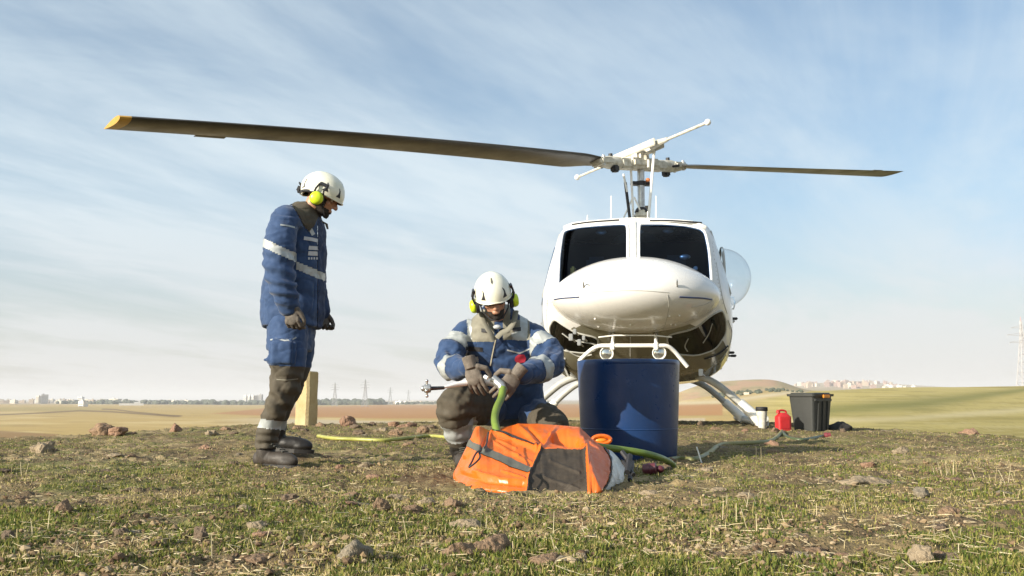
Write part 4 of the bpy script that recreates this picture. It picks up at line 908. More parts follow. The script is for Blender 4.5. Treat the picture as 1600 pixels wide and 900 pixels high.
# ------------------------------------------------------------------ props on the hilltop
M['blue_drum'] = mat('blue_plastic', (.009, .035, .115), .32, var=.18, vscale=5, bump=.25, bscale=7, dist=.01)
M['post'] = mat('weathered_concrete', (.37, .27, .125), .95, col2=(.46, .38, .22), vscale=5, bump=.6, bscale=40)
M['green_hose'] = mat('green_hose', (.13, .19, .03), .38, var=.2, vscale=12); M['yellow_hose'] = mat('yellow_hose', (.30, .30, .07), .45, var=.2, vscale=10); M['dark_hose'] = mat('dark_hose', (.06, .08, .035), .45, var=.2)
M['red'] = mat('red_plastic', (.40, .018, .02), .4, var=.12); M['orange'] = mat('orange_vinyl', (.60, .115, .006), .38, var=.12, vscale=5, bump=.35, bscale=16, dist=.012, coat=.05)
M['tote'] = mat('black_tub', (.035, .037, .035), .42, var=.2, vscale=10)
M['brown_net'] = mat('brown_mesh_panel', (.032, .023, .014), .75, var=.3, vscale=14, bump=.5, bscale=220, dist=.002)
M['strap'] = mat('webbing', (.09, .09, .075), .7, var=.15); M['reflect'] = mat('reflective_tape', (.55, .56, .54), .35, .25, var=.10, vscale=30)
# barrel
bc = at(983, 700, 6.30); bz = g(bc.x, 6.3) - .01
BR = root('barrel', (bc.x, 6.30, bz), label='open-topped dark blue plastic barrel standing in front of the helicopter nose', cat='barrel')
prof_ = [(.0, .02), (.295, .02), (.305, .0), (.312, .02), (.318, .10), (.327, .29), (.335, .50), (.339, .59), (.341, .613), (.338, .622), (.330, .622), (.327, .61), (.315, .3), (.30, .04), (0, .04)]
V, F = lathe([(a_, b_ * 1.055) for a_, b_ in prof_], seg=96); V[:, :2] *= (1 + .012 * fbm(V * 2.2, 2))[:, None]; body_b = obj('shell', V, F, M['blue_drum'], BR, True, 50)
V, F = lathe([(.338, .626), (.341, .629), (.342, .649), (.338, .659), (.332, .661), (.330, .644)], seg=96); obj('rim', V, F, M['blue_drum'], BR)
V, F = lathe([(.3225, .205), (.3265, .21), (.3225, .216)], seg=96); obj('rib', V, F, M['blue_drum'], BR)
# post
p = at(478, 660, 12.0); PO = MB(); V = []
s, ch = .098, .028; pts = [(-s, -s), (s - ch, -s), (s, -s + ch), (s, s), (-s, s)]
for z in np.linspace(-.15, .675, 9): 
    for x, y in pts: V.append((x, y, z))
V += [(x * .9, y * .9, .69) for x, y in pts]; n = 5
F = [(i * n + k, i * n + (k + 1) % n, (i + 1) * n + (k + 1) % n, (i + 1) * n + k) for i in range(9) for k in range(n)] + [tuple(9 * n + k for k in range(n)), tuple(range(n))[::-1]]
V = np.array(V); V += .004 * noise(V * 9)[:, None]
o = obj('marker_post', V, F, M['post'], None, False); o.location = (p.x, 12.0, g(p.x, 12)); o.rotation_euler = (R(.5), R(1), R(-28)); tag(o, 'short squared concrete post on the hill edge behind the standing man', 'post')
# tote
p = at(1268, 674, 10.9)
T = root('storage_tub', (p.x, 10.9, g(p.x, 10.9) - .01), R(38), label='black plastic storage tub with lid and orange latch beside the red fuel can', cat='storage tub')
def tub_shell(w0, d0, w1, d1, h, r, n=6):
    V = []; 
    for (w, d, z) in ((w0, d0, 0), (w0 + (w1 - w0) * .5, d0 + (d1 - d0) * .5, h * .5), (w1, d1, h)):
        for cx, cy, a0 in ((1, 1, 0), (-1, 1, 90), (-1, -1, 180), (1, -1, 270)):
            for k in range(n): a = R(a0 + 90 * k / (n - 1)); V.append((cx * (w / 2 - r) + r * math.cos(a), cy * (d / 2 - r) + r * math.sin(a), z))
    m = 4 * n; F = [(i * m + k, i * m + (k + 1) % m, (i + 1) * m + (k + 1) % m, (i + 1) * m + k) for i in range(2) for k in range(m)]; return np.array(V), F + [tuple(range(m))[::-1], tuple(2 * m + k for k in range(m))]
q = MB(); q.add(*tub_shell(.31, .27, .38, .335, .41, .035))
for x in (-.09, .0, .09): q.box((x, -.152, .19), (.018, .02, .34), M=np.array([[1, 0, 0], [0, 1, -.08], [0, 0, 1]]), bev=.005)
q.box((0, -.167, .37), (.33, .02, .03), bev=.006); q.build('tub', M['tote'], T)
q = MB(); q.add(*[(v + np.array([0, 0, .41]) if i == 0 else v) for i, v in enumerate(tub_shell(.42, .375, .425, .38, .028, .04))]); q.add(*[(v + np.array([0, 0, .435]) if i == 0 else v) for i, v in enumerate(tub_shell(.37, .33, .35, .31, .018, .04))]); lid = q.build('lid', M['tote'], T)
MB().box((.02, -.199, .412), (.13, .02, .038), bev=.007).build('latch', mat('orange_latch', (.75, .28, .03), .4), lid)
# red can
p = at(1224, 674, 10.7)
T = root('fuel_can', (p.x, 10.7, g(p.x, 10.7) - .005), R(12), label='small red plastic fuel can between the white canister and the black tub', cat='fuel can')
q = MB(); V, F = tub_shell(.165, .12, .165, .12, .17, .03); V2 = V.copy(); q.add(V, F); V3, F3 = tub_shell(.163, .118, .09, .06, .045, .03); V3[:, 2] += .168; q.add(V3, F3); q.box((0, -.061, .085), (.10, .006, .10), bev=.003); q.build('can', M['red'], T)
q = MB(); q.tube(smooth_path([(-.05, 0, .20), (-.04, 0, .235), (.0, 0, .24), (.035, 0, .23), (.045, 0, .20)], 4), .011, 8); q.build('handle', M['red'], T); MB().lathe([(.022, 0), (.022, .03), (.014, .04)], (-.055, 0, .205), (0, 0, 1), 14).build('cap', M['red'], T)
# white canister
p = at(1191, 669, 11.2)
T = root('canister', (p.x, 11.2, g(p.x, 11.2) - .01), label='white tapered canister with black cap beside the landing skid', cat='canister')
MB().lathe([(.03, 0), (.045, .005), (.05, .08), (.062, .19), (.064, .225), (.055, .23)], seg=28).build('body', M['worn_white'], T)
MB().lathe([(.067, .222), (.071, .228), (.071, .262), (.064, .27), (.0, .272)], seg=28).build('cap', M['black'], T)
# black bundle
p = at(1313, 674, 11.0); r = np.random.default_rng(3)
V, F = ell((0, 0, 0), (.13, .09, .085), None, 40, 24); V *= (1 + .45 * fbm(V * 9 + 4, 3))[:, None]; V[:, 2] = np.maximum(V[:, 2] + .03, -.01)
o = obj('black_bundle', V, F, mat('black_cloth', (.014, .013, .013), .8, var=.3), None); o.location = (p.x, 11.0, g(p.x, 11)); tag(o, 'crumpled black bundle lying in the grass right of the black tub', 'bundle')
# ------------------------------------------------------------------ hoses
def on_ground(pts, r, yy=None):
    P = []
    for q in pts:
        if len(q) == 3: P.append(at(*q))
        else:
            x, y = ground_hit(*q); P.append(Vector((x, y, g(x, y) + r * .8)))
    return smooth_path(P, 10)
yh = MB().tube(on_ground([(497, 686), (520, 690), (560, 692), (600, 693), (640, 689), (670, 686), (702, 689), (722, 694)], .034), .016, 12).build('hose', M['yellow_hose'], None, label='thin yellow-green hose lying on the grass left of the kneeling man', cat='hose')
h2 = [at(786, 606, 5.06), at(783, 622, 5.02), at(776, 638, 4.95), at(773, 655, 4.88), at(776, 672, 4.80), at(782, 690, 4.78)]
MB().tube(smooth_path(h2, 8), .020, 14).build('hose', M['green_hose'], None, label='thick green hose curving from the gloved hands down into the orange bag', cat='hose')
h3 = [at(915, 694, 5.0), at(945, 699, 5.05), at(975, 703, 5.1), at(1005, 708, 5.15), at(1030, 715, 5.25), at(1045, 722, 5.4), at(1052, 728, 5.5)]
M3 = MB(); M3.tube(smooth_path(h3, 8), .019, 14); M3.build('hose', M['green_hose'], None, label='thick green hose arching from the orange bag across the foot of the barrel', cat='hose')
P4 = on_ground([(1040, 724), (1060, 721), (1085, 722), (1105, 714), (1125, 699), (1150, 696), (1180, 695), (1200, 693), (1214, 686), (1222, 676)], .019)
MB().tube(P4, .019, 12).build('hose', mat('olive_hose', (.12, .13, .045), .5, col2=(.30, .26, .10), vscale=1.3), None, label='dull olive hose snaking over the grass from the barrel to the red fuel can', cat='hose')
MB().tube(on_ground([(1222, 676), (1228, 684), (1240, 689), (1258, 690), (1278, 686), (1292, 683)], .018), .018, 12).build('hose', M['dark_hose'], None, label='short dark green hose end lying in front of the black tub', cat='hose')
x, y = ground_hit(1293, 685); q = MB(); q.lathe([(.02, -.03), (.03, -.028), (.032, 0), (.026, .004), (.026, .03), (.018, .032)], (x, y, g(x, y) + .028), (1, -.2, .1), 16); q.build('coupling', mat('dull_red', (.16, .03, .035), .45), None, label='small dull red coupling at the tip of the dark hose end', cat='coupling')
q = at(1016, 733, 4.95); b = MB(); b.lathe([(.018, -.04), (.03, -.035), (.034, 0), (.030, .004), (.030, .03), (.020, .035)], (q.x, q.y, q.z + .0), (1, -.3, .15), 18); b.ell((q.x + .05, q.y, q.z), (.025, .022, .02)); b.build('coupling', mat('maroon', (.09, .018, .025), .4), None, label='maroon hose coupling in the shadow at the foot of the barrel', cat='coupling')
x, y = ground_hit(1097, 724); o = MB().tube([(x, y, g(x, y) - .01), (x - .032, y, g(x, y) + .10)], .0045, 8).build('stake', M['white_trim'], None, label='thin white stake stuck in the grass by the olive hose', cat='stake')
# ------------------------------------------------------------------ orange bag
TX = np.array([(708, 742), (714, 729), (722, 712), (731, 696), (738, 680), (744, 668), (749, 666), (757, 670), (766, 674), (775, 672), (790, 667), (810, 662.5), (840, 662), (870, 664), (890, 666), (905, 668), (917, 678), (930, 690), (943, 699), (956, 706), (967, 717), (976, 732), (980, 742)], float)
BX = np.array([(708, 745), (714, 754), (722, 760), (735, 765), (755, 769), (785, 772), (820, 773), (870, 773), (905, 774), (930, 777), (942, 773), (954, 766), (968, 757), (980, 747)], float)
def bag():
    nu, nf, nb = 440, 180, 34; U = np.linspace(708, 980, nu); T_ = np.interp(U, TX[:, 0], TX[:, 1]); B_ = np.interp(U, BX[:, 0], BX[:, 1])
    rows = []; k3 = np.ones(5) / 5
    T_ = np.convolve(np.pad(T_, 2, mode='edge'), k3, 'valid'); B_ = np.convolve(np.pad(B_, 2, mode='edge'), k3, 'valid')
    yf = np.array([ground_hit(u, b)[1] for u, b in zip(U, B_)]); yf = np.convolve(np.pad(yf, 20, mode='edge'), np.ones(41) / 41, 'valid')
    yt = yf + np.interp(U, [708, 740, 800, 920, 980], [.12, .55, .85, .80, .25]); yb = yt + np.interp(U, [708, 760, 900, 980], [.06, .28, .30, .1])
    P = np.zeros((nu, nf + nb, 3)); UV = np.zeros((nu, nf + nb, 2))
    for i, u in enumerate(U):
        for j in range(nf):
            s = j / (nf - 1); row = B_[i] + (T_[i] - B_[i]) * s; Y = yf[i] + (yt[i] - yf[i]) * (s ** 1.7); P[i, j] = at(u, row, Y); UV[i, j] = (u, row)
        top = P[i, nf - 1].copy(); zb = g(top[0], yb[i]) - .02
        for j in range(nb):
            s = (j + 1) / nb; P[i, nf + j] = (top[0], yt[i] + (yb[i] - yt[i]) * math.sin(s * math.pi / 2) ** .8, top[2] + (zb - top[2]) * (1 - math.cos(s * math.pi / 2)) ** 1.0); UV[i, nf + j] = (u, -10)
    m = nf + nb; V = P.reshape(-1, 3); uvs = UV.reshape(-1, 2)
    i, j = np.meshgrid(np.arange(nu - 1), np.arange(m - 1), indexing='ij'); a = i * m + j; F = np.stack([a, a + m, a + m + 1, a + 1], -1).reshape(-1, 4)
    Nn = vnormals(V, F); 
    if Nn[(nu // 2) * m + 40][1] > 0: F = F[:, ::-1]; Nn = -Nn
    u, r = uvs[:, 0], uvs[:, 1]; fr = r > 0; D = np.zeros(len(V)); nd = lambda poly, w: np.exp(-(seg_dist(u, r, poly) / w) ** 2) * fr
    D += .018 * nd([(768, 673), (800, 684), (838, 703)], 3.0) + .012 * nd([(838, 703), (845, 704), (912, 706)], 2.5)
    D += .026 * nd([(909, 690), (916, 710), (924, 740), (931, 770)], 5) + .008 * nd([(920, 690), (940, 705), (950, 722), (952, 742), (936, 768)], 4)
    D -= .040 * nd([(866, 684), (885, 688), (906, 694)], 6) - .02 * nd([(862, 680), (885, 674), (905, 672)], 4)
    D += .012 * nd([(810, 664), (828, 682), (844, 702)], 3.5) + .01 * nd([(870, 666), (862, 680), (848, 702)], 3); D -= .012 * nd([(826, 668), (845, 690)], 3)
    D += .014 * nd([(744, 668), (738, 690), (728, 712)], 4) + .012 * nd([(768, 674), (763, 688), (757, 704)], 2.5); D -= .01 * nd([(763, 674), (758, 690), (752, 703)], 2.5)
    D += .012 * nd([(712, 738), (716, 752), (735, 762), (790, 769), (830, 770)], 5); D -= .010 * nd([(722, 742), (760, 752), (815, 757)], 4); D += .008 * nd([(740, 735), (780, 748), (825, 752)], 3.5)
    D += .010 * nd([(825, 773), (826, 745), (845, 704)], 2.5) + .012 * nd([(914, 707), (920, 745), (922, 772)], 2.5)
    D += .009 * fbm(V * np.array([6, 6, 12]) + 3, 3) + .0015 * fbm(V * 25, 2) + .004 * fbm(V * np.array([30, 5, 9]) + 8, 2) * (u > 845)
    for (a0, a1) in (((770, 690), (810, 712)), ((778, 688), (806, 700)), ((790, 705), (830, 722)), ((785, 735), (820, 748)), ((850, 745), (905, 765)), ((860, 720), (905, 738)), ((870, 770), (912, 748))): D += .006 * nd([a0, a1], 2.2)
    D *= np.where(fr, .25 + .75 * sstep(0, 12, r - np.interp(u, TX[:, 0], TX[:, 1])), .4)
    V = V + Nn * D[:, None]; V[:, 2] = np.maximum(V[:, 2], G(V[:, 0], V[:, 1], False) - .03)
    fu, frw = u[F].mean(1), r[F].mean(1); cls = np.zeros(len(F), int)
    cls[pip(fu, frw, [(731, 690), (736, 689), (741, 692), (770, 704), (800, 717), (829, 730), (836, 733), (831, 741), (800, 730), (765, 714), (734, 700), (728, 697)])] = 1
    cls[pip(fu, frw, [(845, 705), (880, 706), (913, 707), (916, 735), (921, 780), (821, 780), (826, 745), (835, 722)])] = 2
    cls[pip(fu, frw, [(949, 700), (962, 708), (974, 724), (978, 742), (968, 758), (944, 776), (932, 782), (948, 754), (955, 737), (954, 716)])] = 3
    cls[(seg_dist(fu, frw, [(944, 700), (953, 716), (954, 738), (947, 755), (932, 778)]) < 1.3) & (frw > 0)] = 4
    cls[(seg_dist(fu, frw, [(769, 673), (800, 685), (840, 703)]) < .9) & (frw > 0)] = 4
    return V, F, cls
V, F, cls = bag(); base = np.array([V[:, 0].mean(), V[:, 1].mean(), g(V[:, 0].mean(), V[:, 1].mean())])
BG = root('bucket_bag', base, label='collapsed bright orange water bucket bag with brown panel lying before the kneeling man', cat='bag')
for c, (nm, mt, Vc, Fc) in split_obj(V, F, cls, {0: ('orange_skin', M['orange'], 0), 1: ('strap', M['strap'], .003), 2: ('mesh_panel', M['brown_net'], 0), 3: ('reflective_band', M['reflect'], .002), 4: ('piping', M['black'], .004)}, BG, base).items(): obj(nm, Vc, Fc, mt, BG)
q = MB(); q.tube([Vector(tuple(np.array(p) - base)) for p in smooth_path([at(752, 703, 3.98), at(744, 708, 3.92), at(737, 722, 3.88), at(733, 730, 3.86), at(744, 722, 3.86), at(750, 714, 3.9), at(748, 705, 3.98)], 6)], .004, 8); q.build('cord', M['black'], BG)
q = MB(); q.tube([Vector(tuple(np.array(p) - base)) for p in smooth_path([at(763, 676, 4.35), at(761, 690, 4.2), at(757, 700, 4.1)], 6)], .004, 8); q.build('cord', M['black'], BG)
q = MB(); pp = [Vector(tuple(np.array(at(940 + 14 * math.cos(a), 687 + 6 * math.sin(a), 5.15)) - base)) for a in np.linspace(0, 2 * math.pi, 24)]; q.tube(pp, .011, 8); q.build('filler_collar', M['orange'], BG)
c0 = Vector(tuple(np.array(at(938, 688, 5.18)) - base)); q = MB(); q.ell(c0, (.048, .04, .02)); q.build('filler_neck', mat('orange_inner', (.75, .25, .02), .4), BG)
for k, (a, b_, r_) in enumerate([((972, 706, 4.45), (984, 722, 4.4), .012), ((984, 712, 4.4), (980, 738, 4.3), .014), ((974, 722, 4.4), (990, 742, 4.3), .010), ((988, 722, 4.5), (984, 750, 4.35), .011)]):
    q = MB(); q.tube([Vector(tuple(np.array(at(*a)) - base)), Vector(tuple(np.array(at(*b_)) - base))], r_, 8); q.build('buckle_strap', M['black'], BG)
# ------------------------------------------------------------------ people
M['skin'] = mat('skin', (.40, .21, .13), .5, var=.12, vscale=30, bump=.15, bscale=160, dist=.002)
M['beard'] = mat('beard', (.022, .017, .014), .9, bump=.8, bscale=320, dist=.004)
M['blue_cloth'] = mat('blue_workwear', (.013, .042, .115), .82, var=.14, vscale=14, bump=.30, bscale=260, dist=.002, sheen=.15)
M['blue_dark'] = mat('navy_cloth', (.010, .026, .075), .85, var=.2, vscale=14, bump=.3, bscale=260, dist=.002)
M['olive_cloth'] = mat('olive_workwear', (.060, .050, .034), .85, var=.2, vscale=9, bump=.35, bscale=260, dist=.002)
M['khaki'] = mat('grey_khaki_yoke', (.19, .18, .14), .8, var=.15, vscale=12, bump=.3, bscale=240, dist=.002)
M['tape'] = mat('retroreflective_tape', (.34, .36, .355), .45, .15, var=.10, vscale=25, bump=.25, bscale=60, dist=.004)
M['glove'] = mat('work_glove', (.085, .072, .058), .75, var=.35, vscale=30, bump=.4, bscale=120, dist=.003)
M['glove_lit'] = mat('sunlit_glove', (.12, .10, .08), .8, var=.3, vscale=30, bump=.4, bscale=120, dist=.003)  # paler copy of the work glove, sunlight put into its colour
M['boot'] = mat('boot_leather', (.034, .027, .021), .62, var=.4, vscale=20, bump=.3, bscale=80, dist=.003)
M['boot_dark'] = mat('boot_leather_dark', (.015, .013, .012), .5, var=.3, vscale=20)
M['helmet'] = mat('helmet_shell', (.74, .73, .64), .25, col2=(.66, .66, .50), vscale=9, inside=(.03, .03, .03), coat=.3)
M['lime'] = mat('lime_cap', (.52, .66, .02), .35)
M['zip'] = mat('zip', (.40, .37, .28), .5); M['emblem'] = mat('red_emblem', (.38, .02, .04), .7); M['patch'] = mat('grey_patch', (.42, .44, .46), .6)
M['eye'] = mat('eye_white', (.55, .5, .46), .25); M['iris'] = mat('iris', (.03, .018, .01), .15)
def limb(mb, pts, rad, n=7, seg=18):
    P = smooth_path(pts, n); t = np.linspace(0, len(pts) - 1, len(P)); rr = np.interp(t, np.arange(len(pts)), rad)
    mb.tube([Vector(tuple(p)) for p in P], list(rr), seg); mb.ell(P[0], rr[0], None, 16, 10); mb.ell(P[-1], rr[-1], None, 16, 10)
def rings(mb, secs, seg=36, sq=2.4):
    """secs: (centre, half-vector a, half-vector b) stacked upward"""
    V = []
    for c, a, b in secs:
        c, a, b = map(np.array, (c, a, b))
        for k in range(seg):
            t = 2 * math.pi * k / seg; ct, st = math.cos(t), math.sin(t); V.append(c + a * math.copysign(abs(ct) ** (2 / sq), ct) + b * math.copysign(abs(st) ** (2 / sq), st))
    n = len(secs); F = [(i * seg + k, i * seg + (k + 1) % seg, (i + 1) * seg + (k + 1) % seg, (i + 1) * seg + k) for i in range(n - 1) for k in range(seg)]
    F.append(tuple(range(seg))[::-1]); F.append(tuple((n - 1) * seg + k for k in range(seg))); mb.add(np.array(V), F)
def near_line(V, pts):
    """distance to a polyline and the arc fraction of the nearest point"""
    P = np.array([tuple(p) for p in pts]); L_ = np.linalg.norm(P[1:] - P[:-1], axis=1); S_ = np.concatenate([[0], np.cumsum(L_)]); bd = np.full(len(V), 1e9); bt = np.zeros(len(V))
    for i in range(len(P) - 1):
        d = P[i + 1] - P[i]; t = np.clip(((V - P[i]) @ d) / (d @ d), 0, 1); q = np.linalg.norm(V - P[i] - t[:, None] * d, axis=1); m = q < bd; bd[m] = q[m]; bt[m] = (S_[i] + t[m] * L_[i]) / S_[-1]
    return bd, bt
def folds(V, F, amp=.008, st=(6, 6, 15), seed=0, spots=()):
    Nn = vnormals(V, np.asarray(F)); a = fbm(V * np.array(st) + seed, 4); r = 1 - np.abs(fbm(V * np.array(st) * .9 + seed + 5, 3)) * 3.2; w2 = fbm(V * 3.1 + seed + 2, 2)[:, None]; q = fbm((V + w2 * .16) * np.array(st) * .75 + seed + 9, 2); cr = np.clip(1 - np.abs(q) * 5.5, 0, 1) ** 2; D = amp * (.8 * a + .35 * np.clip(r, -.6, 1) - .6 * cr) + amp * .25 * fbm(V * 38 + seed, 2)
    for (c, rad, am, dirv, fq) in spots:       # bunched cloth at a bent joint: waves across the given direction
        d = V - np.array(tuple(c)); w = np.exp(-(d * d).sum(1) / rad ** 2); dv = np.array(tuple(dirv)); dv = dv / np.linalg.norm(dv); ph = (d @ dv) * fq + 2.2 * fbm(V * 9 + seed, 2); D += am * w * np.sin(ph)
    return V + Nn * D[:, None]
def hand(wr, d, n, side, curl=.5, sc=1.0, spread=.10, thumb=.6, tout=.75):
    d = Vector(d).normalized(); n = Vector(n); n = (n - d * n.dot(d)).normalized(); s = d.cross(n).normalized() * side; wr = Vector(wr); mb = MB()
    Mx = np.array([[s.x, d.x, n.x], [s.y, d.y, n.y], [s.z, d.z, n.z]])
    mb.ell(wr + d * .050 * sc, np.array((.042, .054, .018)) * sc, Mx, 20, 12); mb.box(wr + d * .055 * sc, (.074 * sc, .066 * sc, .026 * sc), M=Mx, bev=.010 * sc); mb.tube([wr - d * .05, wr + d * .02], [.034 * sc, .030 * sc], 16)
    for i, (o, L_) in enumerate(zip((.034, .0115, -.0115, -.034), (.076, .086, .080, .062))):
        a = (o / .034) * spread; dd = (d * math.cos(a) + s * math.sin(a)).normalized(); p = wr + d * .082 * sc + s * o * sc; pts = [p - d * .02 * sc, p]; th = 0
        for k, f in enumerate((.44, .32, .26)):
            th += curl * (1.0, .95, .7)[k] * (1 + .12 * i); e = dd * math.cos(th) + n * math.sin(th); p = p + e * L_ * f * sc; pts.append(p)
        rr = [.0105 * sc, .0108 * sc, .0102 * sc, .0094 * sc, .0080 * sc]
        for a_, b_, r0, r1 in zip(pts[:-1], pts[1:], rr[:-1], rr[1:]): mb.tube([a_, b_], [r0, r1], 12); mb.ell(b_, r1, None, 12, 8)
    p = wr + d * .018 * sc + s * .034 * sc; pts = [p, p + (d * (1.15 - tout) + s * tout + n * .3).normalized() * .040 * sc]; pts.append(pts[-1] + (d * .85 + s * .15 + n * thumb).normalized() * .034 * sc); pts.append(pts[-1] + (d * .8 - s * .25 + n * thumb).normalized() * .026 * sc)
    rr = [.016, .0135, .012, .0095]
    for a_, b_, r0, r1 in zip(pts[:-1], pts[1:], rr[:-1], rr[1:]): mb.tube([a_, b_], [r0 * sc, r1 * sc], 12); mb.ell(b_, r1 * sc, None, 12, 8)
    mb.ell(pts[0], .017 * sc, None, 12, 8)
    V, F = mb.arrays(); return remesh(V, F, .0028, 1, .4)
def hframe(fwd, up):
    y = Vector(fwd).normalized(); z = Vector(up); z = (z - y * z.dot(y)).normalized(); x = y.cross(z); return np.array([[x.x, y.x, z.x], [x.y, y.y, z.y], [x.z, y.z, z.z]])
def body_mesh(hc, RM, neck, spine, arms, legs):
    """one skin: head, neck, trunk and limbs, slimmer than the clothes over them"""
    mb = MB(); c = np.array(tuple(hc)); T_ = lambda p: Vector(tuple(c + RM @ np.array(p)))
    for p, r in (((0, -.012, .035), (.074, .092, .080)), ((0, .018, -.028), (.060, .070, .082)), ((0, .034, -.074), (.046, .052, .034)), ((0, .072, -.097), (.020, .016, .016)), ((0, .082, .020), (.050, .013, .011)), ((.040, .058, -.025), (.020, .022, .018)), ((-.040, .058, -.025), (.020, .022, .018)),
                 ((0, .086, -.060), (.024, .012, .006)), ((0, .085, -.070), (.021, .012, .007)), ((.077, -.008, -.012), (.010, .020, .032)), ((-.077, -.008, -.012), (.010, .020, .032)), ((.012, .098, -.036), (.009, .010, .008)), ((-.012, .098, -.036), (.009, .010, .008))):
        mb.ell(T_(p), r, RM, 24, 16)
    mb.tube([T_((0, .084, .008)), T_((0, .100, -.015)), T_((0, .112, -.034))], [.009, .011, .013], 12); mb.ell(T_((0, .110, -.036)), .0125, None, 12, 8)
    limb(mb, [T_((0, -.02, -.02)), T_((0, -.02, -.07)), Vector(neck)], [.058, .056, .062])
    V, F = mb.arrays(); hV, hF = remesh(V, F, .0042, 2, .5)
    mb = MB(); mb.add(hV, hF); limb(mb, [Vector(neck)] + spine, [.062] + [.115] * (len(spine) - 1) + [.12])
    for a in arms: limb(mb, [spine[0]] + a, [.09, .055, .042, .030], 6, 14)
    for a in legs: limb(mb, a, [.08, .038, .026], 6, 14)
    V, F = mb.arrays(); V, F = remesh(V, F, .006, 0)
    # the face keeps its own finer relief: sockets pressed in
    L_ = (V - c) @ RM
    for sx in (-1, 1):
        d2 = ((L_ - np.array([sx * .030, .086, .001])) ** 2).sum(1); V = V - (RM @ np.array([0, 1, 0])) * (np.exp(-d2 / .017 ** 2) * .010)[:, None]
    return V, F, L_
def rootoff(r, V): return V - np.array(r.location)
def helmet(parent, hc, RM, lamp_side=1):
    c = np.array(tuple(hc)); off = np.array(parent.location); W_ = lambda V: c + np.asarray(V) @ RM.T - off; T_ = lambda p: Vector(tuple(c + RM @ np.array(p) - off))
    na, nt_ = 72, 26; V = []
    def shell(a, t, k=1.0):
        rimz = -.020 - .020 * math.cos(a - math.pi / 2 - math.pi) * -1 * -1          # lower at the nape
        rimz = .004 if math.sin(a) > 0 else .004 - .050 * (-math.sin(a)) ** 1.5
        th0 = math.asin(max(-1, min(1, (rimz - .030) / .120))); th = th0 + (math.pi / 2 - th0) * t
        x = .1085 * math.cos(a) * math.cos(th); y = .136 * math.sin(a) * math.cos(th) - .010; z = .030 + .120 * math.sin(th)
        if math.sin(a) > 0: y += .012 * math.sin(a) ** 3 * (1 - t) ** 6 ; 
        rid = .0045 * math.exp(-(x / .030) ** 2) * math.cos(th) ; return (x * k, y * k, (z + rid) * k)
    V = [shell(2 * math.pi * i / na, t) for t in np.linspace(0, 1, nt_)[:-1] for i in range(na)] + [(0, -.010, .1505)]
    F = [(j * na + i, j * na + (i + 1) % na, (j + 1) * na + (i + 1) % na, (j + 1) * na + i) for j in range(nt_ - 2) for i in range(na)] + [((nt_ - 2) * na + i, (nt_ - 2) * na + (i + 1) % na, len(V) - 1) for i in range(na)]
    h = obj('helmet', W_(V), F, M['helmet'], parent)
    MB().tube([T_(shell(2 * math.pi * i / na, 0)) for i in range(na + 1)], .0042, 8).build('rim', M['helmet'], h)
    def patch(pts, name, m, lift=1.012):
        cx = sum(p[0] for p in pts) / len(pts); cy = sum(p[1] for p in pts) / len(pts); V = [shell(*p, lift) for p in pts] + [shell(cx, cy, lift)]; n = len(pts)
        obj(name, W_(V), [(i, (i + 1) % n, n) for i in range(n)], m, h, False)
    for a0 in (.95, math.pi - .95, .25, math.pi - .25, -.9, math.pi + .9): patch([(a0 - .13, .10), (a0 + .14, .11), (a0 + .07, .30), (a0 - .03, .38)], 'vent', M['black'])
    patch([(math.pi / 2 - .10, .58), (math.pi / 2, .50), (math.pi / 2 + .10, .58), (math.pi / 2 + .07, .70), (math.pi / 2, .74), (math.pi / 2 - .07, .70)], 'badge', M['strap'])
    for s in (-1, 1):
        q = MB(); cc = np.array((s * .088, .0, -.035)); q.lathe([(.036, 0), (.044, .004), (.044, .020), (.036, .024)], T_(cc), Vector(tuple(RM @ np.array((s, 0, 0)))), 24); e = q.build('earmuff', M['black'], h)
        q = MB(); q.lathe([(.040, .0), (.041, .012), (.036, .026), (.024, .033), (.0, .036)], T_(cc + np.array((s * .022, 0, 0))), Vector(tuple(RM @ np.array((s, 0, -.0)))), 24); V_, F_ = q.arrays(); obj('cup', V_, F_, M['lime'], e)
        q = MB(); q.tube([T_(cc + np.array((s * .024, .03, .02))), T_((s * .122, .022, .02)), T_((s * .112, .03, .055))], .006, 8); q.tube([T_(cc + np.array((s * .024, -.03, .02))), T_((s * .122, -.028, .02)), T_((s * .112, -.02, .055))], .006, 8); q.box(T_((s * .110, .005, .058)), (.016, .055, .022), M=RM, bev=.005); q.build('muff_arm', M['black_gloss'], e)
        MB().tube([T_((s * .085, .03, -.01)), T_((s * .075, .045, -.06)), T_((s * .035, .075, -.108)), T_((0, .082, -.114))], .0045, 8, True, .5).build('chin_strap', M['black'], h)
    q = MB(); q.tube(smooth_path([T_((-.095, -.03, .0)), T_((-.075, -.095, -.02)), T_((0, -.125, -.035)), T_((.075, -.095, -.02)), T_((.095, -.03, .0))], 5), .010, 8); q.build('headband', M['black'], h)
    q = MB(); q.box(T_((0, -.142, -.015)), (.045, .03, .05), M=RM, bev=.010); q.tube([T_((-.03, -.145, .01)), T_((0, -.16, .02)), T_((.03, -.145, .01))], .006, 8); q.build('lamp_clip', M['black'], h)
    return h
